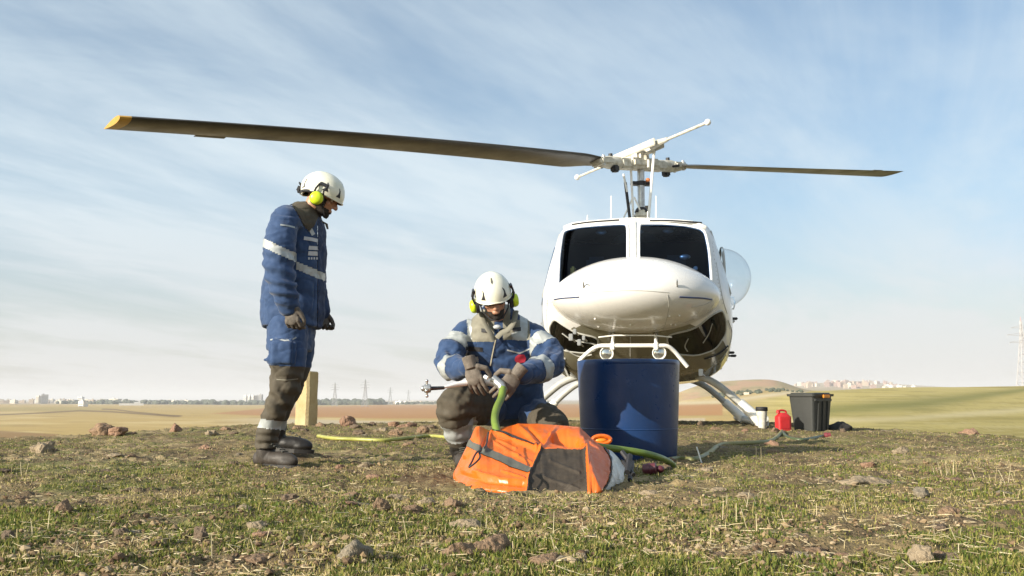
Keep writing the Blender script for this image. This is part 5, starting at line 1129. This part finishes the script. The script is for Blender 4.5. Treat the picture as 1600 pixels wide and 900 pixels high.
def face_parts(parent, body, c, RM, glasses=False):
    off = np.array(parent.location); T_ = lambda p: Vector(tuple(np.array(tuple(c)) + RM @ np.array(p) - off))
    for s in (-1, 1):
        e = MB().ell(T_((s * .030, .070, .001)), .0125, None, 16, 12).build('eye', M['eye'], body); MB().ell(T_((s * .030, .0785, -.001)), (.0055, .0055, .0055), None, 12, 8).build('iris', M['iris'], e)
    if glasses:
        q = MB()
        for s in (-1, 1): q.ell(T_((s * .032, .095, .0)), (.027, .004, .017), RM, 20, 12); q.tube([T_((s * .058, .088, .004)), T_((s * .078, .04, .006)), T_((s * .080, .0, .002))], .0025, 6)
        q.tube([T_((-.008, .100, .005)), T_((.008, .100, .005))], .003, 6); q.build('glasses', M['black_gloss'], parent)
def components(F, idx, nv):
    par = np.arange(nv)
    for _ in range(400):                      # label spreading over the shared corners
        m = par[F[idx]].min(1); new = par.copy(); np.minimum.at(new, F[idx].ravel(), np.repeat(m, F.shape[1]))
        if (new == par).all(): break
        par = new
    return par[F[idx, 0]]
def split_to(parent, V, F, cls, spec, off):
    cls = cls.copy(); spec = dict(spec); nxt = 50
    for c in [k for k in spec if k != 0]:
        idx = np.nonzero(cls == c)[0]
        if not len(idx): continue
        lab = components(F, idx, len(V)); keep = [l for l in np.unique(lab) if (lab == l).sum() > 45]
        cls[idx[~np.isin(lab, keep)]] = 0
        for l in keep[1:]: cls[idx[lab == l]] = nxt; spec[nxt] = spec[c]; nxt += 1
    d = split_obj(V, F, cls, spec, parent, off); main = None
    for c in sorted(d):
        nm, mt, Vc, Fc = d[c]; o = obj(nm, Vc, Fc, mt, parent if main is None else main); main = main or o
    return main
def skin_of(parent, V, F, L_, off, beard=True):
    F = np.asarray(F); fl = L_[F].mean(1); cls = np.zeros(len(F), int)
    if beard:
        b = (fl[:, 2] < -.060) & (fl[:, 1] > .005) & (fl[:, 2] > -.13) & ~((np.abs(fl[:, 0]) < .022) & (fl[:, 2] > -.072) & (fl[:, 1] > .08)); b |= (np.abs(fl[:, 0]) < .03) & (fl[:, 2] < -.044) & (fl[:, 2] > -.056) & (fl[:, 1] > .08); b |= (np.abs(fl[:, 0]) > .05) & (fl[:, 2] < -.01) & (fl[:, 1] > 0) & (fl[:, 1] < .05) & (fl[:, 2] > -.13)
        cls[b] = 1
    return split_to(parent, V, F, cls, {0: ('body', M['skin'], 0), 1: ('beard', M['beard'], .004)}, off)
def boot(parent, ankle, toe_dir, L_=.29, mt='boot', up=(0, 0, 1), hgt=.15, sole_z=None):
    f = Vector(toe_dir).normalized(); u = Vector(up); u = (u - f * u.dot(f)).normalized(); s = f.cross(u); off = Vector(parent.location); a = Vector(ankle) - off; mb = MB(); Mx = np.array([[s.x, f.x, u.x], [s.y, f.y, u.y], [s.z, f.z, u.z]])
    B = a - u * hgt            # sole level under the ankle
    limb(mb, [a + u * .03, a - u * .05, B + u * .055], [.062, .055, .052]); mb.ell(B + f * .10 * L_ / .29 + u * .05, (.048, .14 * L_ / .29, .045), Mx, 24, 14); mb.ell(B + f * (L_ * .56) + u * .038, (.050, .075, .036), Mx, 24, 14); mb.ell(B - f * .045 + u * .045, (.040, .045, .048), Mx, 20, 12)
    V, F = mb.arrays(); V, F = remesh(V, F, .006, 3); V = V + vnormals(V, F) * (.003 * fbm(V * 22, 3))[:, None]; zc = (V - np.array(B)) @ np.array(u); V = V - np.array(u) * np.minimum(zc - .018, 0)[:, None]
    b = obj('boot', V, F, M[mt], parent)
    P = []; 
    for lv in (0.0, .024):
        for k in range(28):
            t = 2 * math.pi * k / 28; y = math.sin(t); w = (.046 if y > 0 else .040) * (1 - .18 * max(0, -y)) ; P.append(tuple(B + s * (w + .004) * math.cos(t) + f * ((L_ * .36) + (L_ * .5 + .004) * y) + u * (lv - .002)))
    obj('sole', np.array(P), [(k, (k + 1) % 28, 28 + (k + 1) % 28, 28 + k) for k in range(28)] + [tuple(range(28))[::-1], tuple(range(28, 56))], M['boot_dark'], b, False)
    q = MB()
    for k in range(5): c_ = B + f * (.064 + .021 * k) + u * (.134 - .010 * k); q.tube([c_ - s * .024, c_ + u * .004, c_ + s * .024], .0035, 6)
    q.build('laces', M['strap'], b); return b
def decals(parent, tree, items, off):
    for name, m, poly, lift in items:
        def cst(px, py):
            d = ray(px, py); h = tree.ray_cast(Vector((0, 0, HC)), d)
            return None if h[0] is None else h[0] - d * lift
        bd = densify(poly, 4); n = len(bd); xs = [p[0] for p in poly]; ys = [p[1] for p in poly]; gx, gy = np.meshgrid(np.arange(min(xs), max(xs), 2), np.arange(min(ys), max(ys), 2)); ins = pip(gx, gy, poly) & (seg_dist(gx, gy, list(poly) + [poly[0]]) > 1)
        P = list(bd) + list(zip(gx[ins], gy[ins])); r = geometry.delaunay_2d_cdt([Vector(p) for p in P], [(i, (i + 1) % n) for i in range(n)], [], 1, 1e-4)
        V = [cst(v.x, v.y) for v in r[0]]; ok = [f for f in r[2] if all(V[i] is not None for i in f)]; V = [tuple(v - off) if v is not None else (0, 0, 0) for v in V]
        if ok: obj(name, np.array(V), ok, M[m], parent)
def line_poly(pts, w):
    P = [np.array(p, float) for p in pts]; L_, Rr = [], []
    for i in range(len(P)):
        t = P[min(i + 1, len(P) - 1)] - P[max(i - 1, 0)]; t /= np.linalg.norm(t); nn = np.array([-t[1], t[0]]) * w / 2; L_.append(tuple(P[i] + nn)); Rr.append(tuple(P[i] - nn))
    return L_ + Rr[::-1]
# =========================== standing man
def person_standing():
    fx, fy = -1.32, 5.55; r = root('person', (fx, fy, g(fx, fy)), label='man standing in blue workwear with white helmet and lime ear defenders looking down', cat='person'); off = Vector(r.location)
    hc = at(503, 307, 5.62); RM = hframe((.93, .06, -.42), (.42, 0, .9)); neck = at(484, 343, 5.66)
    shN, elN, wrN = at(446, 346, 5.40), at(437, 425, 5.30), at(452, 480, 5.32); shF, elF, wrF = at(478, 350, 5.92), at(490, 430, 5.90), at(500, 487, 5.84)
    hipN, knN, anN = at(450, 515, 5.52), at(452, 598, 5.44), at(417, 688, 5.48); hipF, knF, anF = at(464, 515, 5.76), at(451, 598, 5.80), at(432, 672, 5.86)
    V, F, L_ = body_mesh(hc, RM, neck, [at(468, 365, 5.66), at(462, 440, 5.66), at(457, 515, 5.66)], [[shN, elN, wrN], [shF, elF, wrF]], [[hipN, knN, anN], [hipF, knF, anF]])
    b = skin_of(r, V, F, L_, off); face_parts(r, b, hc, RM); helmet(r, hc, RM)
    # jacket
    mb = MB(); k = 5.66 / FPX; secs = []
    for py, cx, hx, hy in ((512, 456, 44, .215), (495, 457, 47, .225), (470, 458, 47, .225), (440, 460, 45.5, .225), (410, 463, 44, .225), (380, 466, 41.5, .23), (360, 468, 38, .235), (345, 469, 34, .225), (334, 471, 28, .17), (325, 475, 21, .10), (318, 479, 17, .085)):
        secs.append((at(cx, py, 5.66), (hx * k, 0, 0), (0, hy, 0)))
    rings(mb, secs); limb(mb, [shN + Vector((.02, .06, .01)), shN, at(436, 385, 5.31), elN, at(444, 455, 5.29), wrN], [.085, .088, .088, .084, .074, .062]); limb(mb, [shF + Vector((0, -.05, .01)), shF, elF, wrF], [.085, .085, .074, .058])
    V, F = mb.arrays(); V, F = remesh(V, F, .0075, 4)
    V = folds(V, F, .0095, (7, 7, 14), 3, [(elN, .14, .010, (.3, 0, 1), 85), (at(446, 462, 5.25), .09, .009, (.2, 0, 1), 110), (at(450, 375, 5.35), .10, .007, (1, 0, .6), 70), (at(470, 480, 5.5), .16, .007, (.4, 0, 1), 55)])
    F = np.asarray(F); fc = V[F].mean(1); px, py = proj(fc); dA, tA = near_line(fc, [shN, elN, wrN]); dB, tB = near_line(fc, [shF, elF, wrF]); arm = (dA < .125) & (fc[:, 1] < 5.46) & (px < 470); armF = (dB < .1) & (fc[:, 1] > 5.86)
    cls = np.zeros(len(F), int); s2 = py - (373 + (px - 415) * .46); cls[(px < 463) & (fc[:, 1] < 5.47) & (s2 > 1) & (s2 < 15)] = 1; cls[armF & (tB > .22) & (tB < .34)] = 1
    s = py - (404 + (px - 455) * .42); cls[~arm & ~armF & (s > 1) & (s < 13.5) & ~((px < 463) & (fc[:, 1] < 5.47))] = 1
    cls[pip(px, py, [(455, 300), (500, 300), (500, 330), (492, 350), (483, 362), (474, 352), (466, 336), (457, 322)])] = 2; cls[(py < 328) & (fc[:, 1] > 5.6)] = 2
    cls[~arm & (px > 496) & (py > 345) & (cls == 0)] = 3
    jk = split_to(r, V, F, cls, {0: ('jacket', M['blue_cloth'], 0), 1: ('reflective_band', M['tape'], .002), 2: ('collar', M['olive_cloth'], .004), 3: ('front_placket', M['blue_dark'], .003)}, off)
    tr_ = tree_of(V, F)
    decals(jk, tr_, [('reflective_trim', 'tape', line_poly([(438, 351), (450, 352.5), (464, 356)], 2.4), .004), ('pocket_flap', 'patch', line_poly([(475, 372), (488, 374), (500, 377)], 5.5), .004), ('shoulder_tape', 'tape', line_poly([(481, 348), (486, 360), (490, 367)], 6), .004),
        ('emblem_patch', 'patch', [(483, 384), (497, 385), (498, 391), (482, 390)], .005), ('emblem_patch', 'patch', [(482, 392.5), (498, 393), (498, 400), (481, 399)], .005)] + [('lettering', 'patch', [(481.5 + 4.2 * i, 402), (484 + 4.2 * i, 402), (484 + 4.2 * i, 405.5), (481.5 + 4.2 * i, 405.5)], .005) for i in range(4)], off)
    q = MB(); q.tube([a - off for a in (at(505, 347, 5.58), at(510, 350, 5.56), at(512, 358, 5.56))], [.010, .012, .008], 8, True, .4); q.build('collar_tab', M['olive_cloth'], jk)
    # trousers
    mb = MB(); secs = [(at(cx, py, 5.64), (hx * 5.64 / FPX, 0, 0), (0, hy, 0)) for py, cx, hx, hy in ((548, 453, 33, .17), (520, 454, 34, .18), (495, 456, 34, .18))]
    rings(mb, secs); limb(mb, [hipN, at(449, 560, 5.46), at(447, 597, 5.45), at(433, 635, 5.46), at(422, 663, 5.48), at(416, 693, 5.50)], [.115, .106, .088, .073, .062, .066]); limb(mb, [hipF, at(463, 560, 5.78), at(456, 597, 5.80), at(441, 635, 5.83), at(433, 660, 5.85), at(432, 674, 5.87)], [.112, .100, .078, .062, .056, .054])
    mb.box(at(441, 552, 5.36), (.15, .05, .16), M=np.array([[1, 0, .0], [0, 1, 0], [.0, 0, 1]]), bev=.02); mb.box(at(436, 562, 5.38), (.17, .06, .05), bev=.02)
    V, F = mb.arrays(); V, F = remesh(V, F, .0075, 3); V = folds(V, F, .0085, (7, 7, 14), 11, [(at(440, 625, 5.42), .15, .010, (.9, 0, .7), 75), (at(415, 690, 5.44), .07, .010, (0, 0, 1), 130), (at(452, 590, 5.40), .10, .006, (.3, 0, 1), 90)])
    F = np.asarray(F); fc = V[F].mean(1); px, py = proj(fc); cls = np.zeros(len(F), int); blue_l = 571 + (px - 430) * .05; cls[py > blue_l] = 1; bl = 655 + (px - 410) * .10; cls[(py > bl) & (py < bl + 14)] = 2
    cls[py > 701] = 3
    tr = split_to(r, V, F, cls, {0: ('trousers', M['blue_cloth'], .003), 1: ('leg_panel', M['olive_cloth'], 0), 2: ('reflective_band', M['tape'], .002), 3: ('leg_cuff', M['boot_dark'], 0)}, off)
    decals(tr, tree_of(V, F), [('pocket_trim', 'tape', line_poly([(422, 531), (432, 529), (445, 532), (456, 531), (463, 527)], 2.2), .005), ('knee_panel', 'khaki', line_poly([(432, 593), (448, 594), (466, 592)], 1.6), .004)], off)
    # gaiter hanging over the boot, belt edge of the jacket
    boot(r, at(416, 690, 5.50), (.86, -.50, -.02), .30, 'boot', hgt=.145); boot(r, at(432, 674, 5.87), (.99, -.05, -.06), .285, 'boot_dark', up=(.06, 0, 1), hgt=.12)
    V, F = hand(wrN + Vector((.01, -.01, .0)), (.16, -.03, -1), (.30, 1, 0), 1, .60, 1.05, .06, .25, .4); obj('glove', V - np.array(off), F, M['glove'], r)
    V, F = hand(wrF + Vector((.01, 0, .0)), (.12, -.05, -1), (.6, -.8, 0), -1, .7, 1.05, .06, .25, .4); obj('glove', V - np.array(off), F, M['glove'], r)
person_standing()
# =========================== kneeling man
def person_kneeling():
    fx, fy = .02, 5.65; r = root('person', (fx, fy, g(fx, fy)), label='bearded man kneeling over an orange bag in blue workwear and white helmet holding a nozzle', cat='person'); off = Vector(r.location)
    hc = at(771, 465, 5.42); RM = hframe((.10, -.90, -.40), (-.13, -.40, .90)); neck = at(780, 503, 5.58)
    shL, elL, wrL = at(727, 521, 5.58), at(700, 570, 5.42), at(734, 574, 5.16); shR, elR, wrR = at(830, 523, 5.58), at(861, 567, 5.42), at(808, 584, 5.14)
    hipL, knL, anL = at(793, 636, 5.95), at(712, 634, 5.36), at(722, 694, 5.50); hipR, knR, anR = at(818, 638, 5.95), at(866, 668, 5.42), at(850, 706, 5.85)
    V, F, L_ = body_mesh(hc, RM, neck, [at(782, 530, 5.66), at(790, 585, 5.75), at(803, 630, 5.88)], [[shL, elL, wrL], [shR, elR, wrR]], [[hipL, knL, anL], [hipR, knR, anR]])
    b = skin_of(r, V, F, L_, off); face_parts(r, b, hc, RM, True); helmet(r, hc, RM)
    mb = MB(); secs = []
    for py, cx, hx, hy, Y in ((648, 805, 44, .17, 5.86), (630, 803, 47, .18, 5.84), (605, 798, 50, .18, 5.78), (575, 790, 55, .18, 5.72), (548, 784, 59, .175, 5.67), (525, 782, 61, .165, 5.63), (508, 781, 54, .145, 5.61), (497, 780, 40, .12, 5.60), (488, 778, 26, .095, 5.585), (481, 777, 22, .085, 5.57)):
        secs.append((at(cx, py, Y), (hx * Y / FPX, 0, 0), (0, hy, .03)))
    rings(mb, secs)
    limb(mb, [shL + Vector((.05, 0, .01)), shL, at(707, 548, 5.50), elL, at(714, 575, 5.30), at(728, 574, 5.20)], [.066, .074, .082, .080, .070, .052]); limb(mb, [shR + Vector((-.05, 0, .01)), shR, at(852, 547, 5.50), elR, at(838, 578, 5.28), at(818, 584, 5.17)], [.066, .076, .088, .086, .074, .056])
    V, F = mb.arrays(); V, F = remesh(V, F, .0072, 3); V = folds(V, F, .011, (8, 8, 10), 21, [(elL, .12, .010, (1, 0, .5), 95), (elR, .13, .011, (1, 0, -.6), 90), (at(790, 580, 5.55), .16, .008, (.6, 0, 1), 60), (at(850, 530, 5.5), .09, .008, (.6, 0, 1), 95), (at(705, 545, 5.45), .09, .007, (.5, 0, 1), 90)])
    F = np.asarray(F); fc = V[F].mean(1); px, py = proj(fc); aL, tL = near_line(fc, [shL, elL, wrL]); aR, tR = near_line(fc, [shR, elR, wrR]); armL = (aL < .10) & (px < 730 + 40 * (tL > .5)); armR = (aR < .108) & (px > 828 - 30 * (tR > .55))
    cls = np.zeros(len(F), int); fr = fc[:, 1] < 5.75
    cls[armL & (tL > .10) & (tL < .24)] = 1; cls[armL & (tL > .56) & (tL < .70)] = 1; cls[armR & (tR > .12) & (tR < .25)] = 1; cls[armR & (tR > .60) & (tR < .73)] = 1
    tor = ~armL & ~armR; cls[tor & (py < 534) & (py > 484) & (px > 724) & (px < 773)] = 2; cls[tor & (py < 534) & (px > 722) & (px < 737) & (py > 497)] = 1; cls[tor & (py < 531) & (px > 786) & (px < 828)] = 2; cls[tor & (py < 531) & (px > 812) & (px < 824)] = 1; cls[pip(px, py, [(800, 520), (824, 512), (824, 532), (800, 532)])] = 1
    cls[tor & (py < 500) & (px > 797) & (px < 812)] = 3
    cls[pip(px, py, [(729, 555), (747, 557), (748, 566), (728, 563)]) & fr & tor] = 1; cls[(cls == 0) & tor & pip(px, py, [(782, 512), (800, 512), (790, 530), (775, 545), (768, 575), (763, 572), (770, 540), (776, 520)])] = 3
    cls[(py < 490) & (cls == 0)] = 3
    jk = split_to(r, V, F, cls, {0: ('jacket', M['blue_cloth'], 0), 1: ('reflective_band', M['tape'], .002), 2: ('shoulder_yoke', M['khaki'], .001), 3: ('collar', M['blue_dark'], .002)}, off)
    decals(jk, tree_of(V, F), [('name_tag', 'black', [(728, 541), (754, 543), (754, 550), (728, 548)], .005), ('pocket_trim', 'tape', line_poly([(792, 547), (812, 552), (828, 545)], 2.2), .005), ('emblem', 'emblem', [(805, 558), (810, 554), (819, 554), (822, 560), (820, 566), (808, 568), (804, 563)], .006), ('zip', 'zip', line_poly([(783, 516), (775, 528), (771, 545), (768, 560), (766, 572)], 1.8), .005), ('radio_loop', 'black', [(752, 513), (762, 514), (762, 520), (752, 519)], .006), ('radio_loop', 'black', [(801, 512), (814, 511), (814, 517), (801, 518)], .006)], off)
    # standing collar wings round the neck
    q = MB(); q.tube([a - off for a in smooth_path([at(752, 488, 5.50), at(757, 505, 5.44), at(766, 520, 5.42), at(773, 532, 5.43)], 5)], [.017] * 16, 10, True, .35); q.build('collar', M['khaki'], jk)
    q = MB(); q.tube([a - off for a in smooth_path([at(806, 486, 5.50), at(803, 502, 5.44), at(795, 514, 5.42), at(784, 520, 5.42), at(776, 528, 5.42)], 5)], .017, 10, True, .35); q.build('collar', M['khaki'], jk)
    q = MB(); q.ell(at(777, 511, 5.44) - off, (.024, .018, .014)); q.build('undershirt', M['patch'], jk)
    mb = MB(); secs = [(at(806, 655, 5.95), (.19, 0, 0), (0, .17, 0)), (at(806, 630, 5.93), (.18, 0, 0), (0, .17, 0)), (at(804, 600, 5.90), (.17, 0, 0), (0, .15, 0))]; rings(mb, secs)
    limb(mb, [hipL, at(752, 634, 5.62), knL, at(714, 665, 5.42), at(720, 690, 5.48), at(722, 702, 5.5)], [.125, .118, .106, .088, .074, .070]); limb(mb, [hipR, at(842, 652, 5.66), knR, at(862, 690, 5.62), at(852, 704, 5.82)], [.125, .108, .092, .075, .068])
    V, F = mb.arrays(); V, F = remesh(V, F, .0075, 3); V = folds(V, F, .010, (9, 7, 9), 31, [(at(712, 650, 5.38), .12, .010, (0, 0, 1), 95), (at(730, 620, 5.35), .08, .008, (1, 0, -.6), 90), (at(838, 645, 5.6), .12, .008, (1, 0, .4), 70)])
    F = np.asarray(F); fc = V[F].mean(1); px, py = proj(fc); cls = np.zeros(len(F), int); d1, t1 = near_line(fc, [hipL, knL, anL]); d2, t2 = near_line(fc, [hipR, knR, anR]); L1 = d1 < d2; cls[L1 & (t1 > .44)] = 1; cls[~L1 & (t2 > .40)] = 1; cls[L1 & (t1 > .80) & (t1 < .93)] = 2; cls[L1 & (t1 > .97)] = 3; cls[~L1 & (t2 > .85) & (t2 < .93)] = 2
    tr = split_to(r, V, F, cls, {0: ('trousers', M['blue_cloth'], 0), 1: ('leg_panel', M['olive_cloth'], .002), 2: ('reflective_band', M['tape'], .002), 3: ('leg_cuff', M['boot_dark'], 0)}, off)
    gz = g(anL.x, 5.4); boot(r, Vector((anL.x, anL.y, gz + .13)), (.12, -.99, 0), .29, 'boot', hgt=.13)
    gz = g(anR.x, 5.9); boot(r, Vector((anR.x, anR.y + .05, gz + .16)), (.05, -.92, -.35), .27, 'boot_dark', up=(0, -.35, .92), hgt=.13)
    V, F = hand(wrL + Vector((.005, -.02, .01)), (.28, -.12, -.95), (.25, .95, -.05), 1, .34, 1.12); obj('glove', V - np.array(off), F, M['glove_lit'], r)
    V, F = hand(wrR + Vector((0, -.02, .0)), (-.62, -.12, -.78), (-.20, .95, -.05), -1, .34, 1.15); obj('glove', V - np.array(off), F, M['glove_lit'], r)
person_kneeling()
# nozzle held in the hands
nz0 = at(760, 595, 5.17)
NZ = root('nozzle', nz0, label='white tapered nozzle with black stem and steel knob held by the kneeling man', cat='nozzle')
def nl(px, py, Y): return at(px, py, Y) - nz0
MB().tube([nl(790, 600, 5.16), nl(762, 596, 5.17), nl(735, 597, 5.16), nl(712, 601, 5.10), nl(690, 606, 5.05)], [.022, .024, .019, .013, .006], 16).build('tapered_tube', M['white_trim'], NZ)
MB().tube([nl(694, 606, 5.03), nl(672, 607, 5.0)], [.009, .011], 12).build('stem', M['black_gloss'], NZ)
q = MB(); q.lathe([(.010, -.02), (.022, -.016), (.024, 0), (.022, .016), (.010, .02)], nl(668, 607, 5.0), (1, 0, 0), 16)
for a in (0, 1, 2, 3):
    dv = Vector((0, .5 * math.cos(a * math.pi / 2 + .3), math.sin(a * math.pi / 2 + .3))); q.tube([nl(667, 607, 5.0), nl(667, 607, 5.0) + dv * .040], .006, 8); q.ell(nl(667, 607, 5.0) + dv * .042, .009, None, 10, 8)
q.ell(nl(661, 607, 5.0), (.012, .016, .016)); q.build('valve_knob', M['grey_metal'], NZ)
q = MB(); q.tube([nl(770, 592, 5.10), nl(783, 602, 5.08), nl(787, 612, 5.06)], [.026, .026, .024], 16); q.build('collar', M['grey_metal'], NZ)
MB().tube([nl(757, 588, 5.06), nl(762, 591, 5.05)], .010, 10).build('trigger', M['white_trim'], NZ)
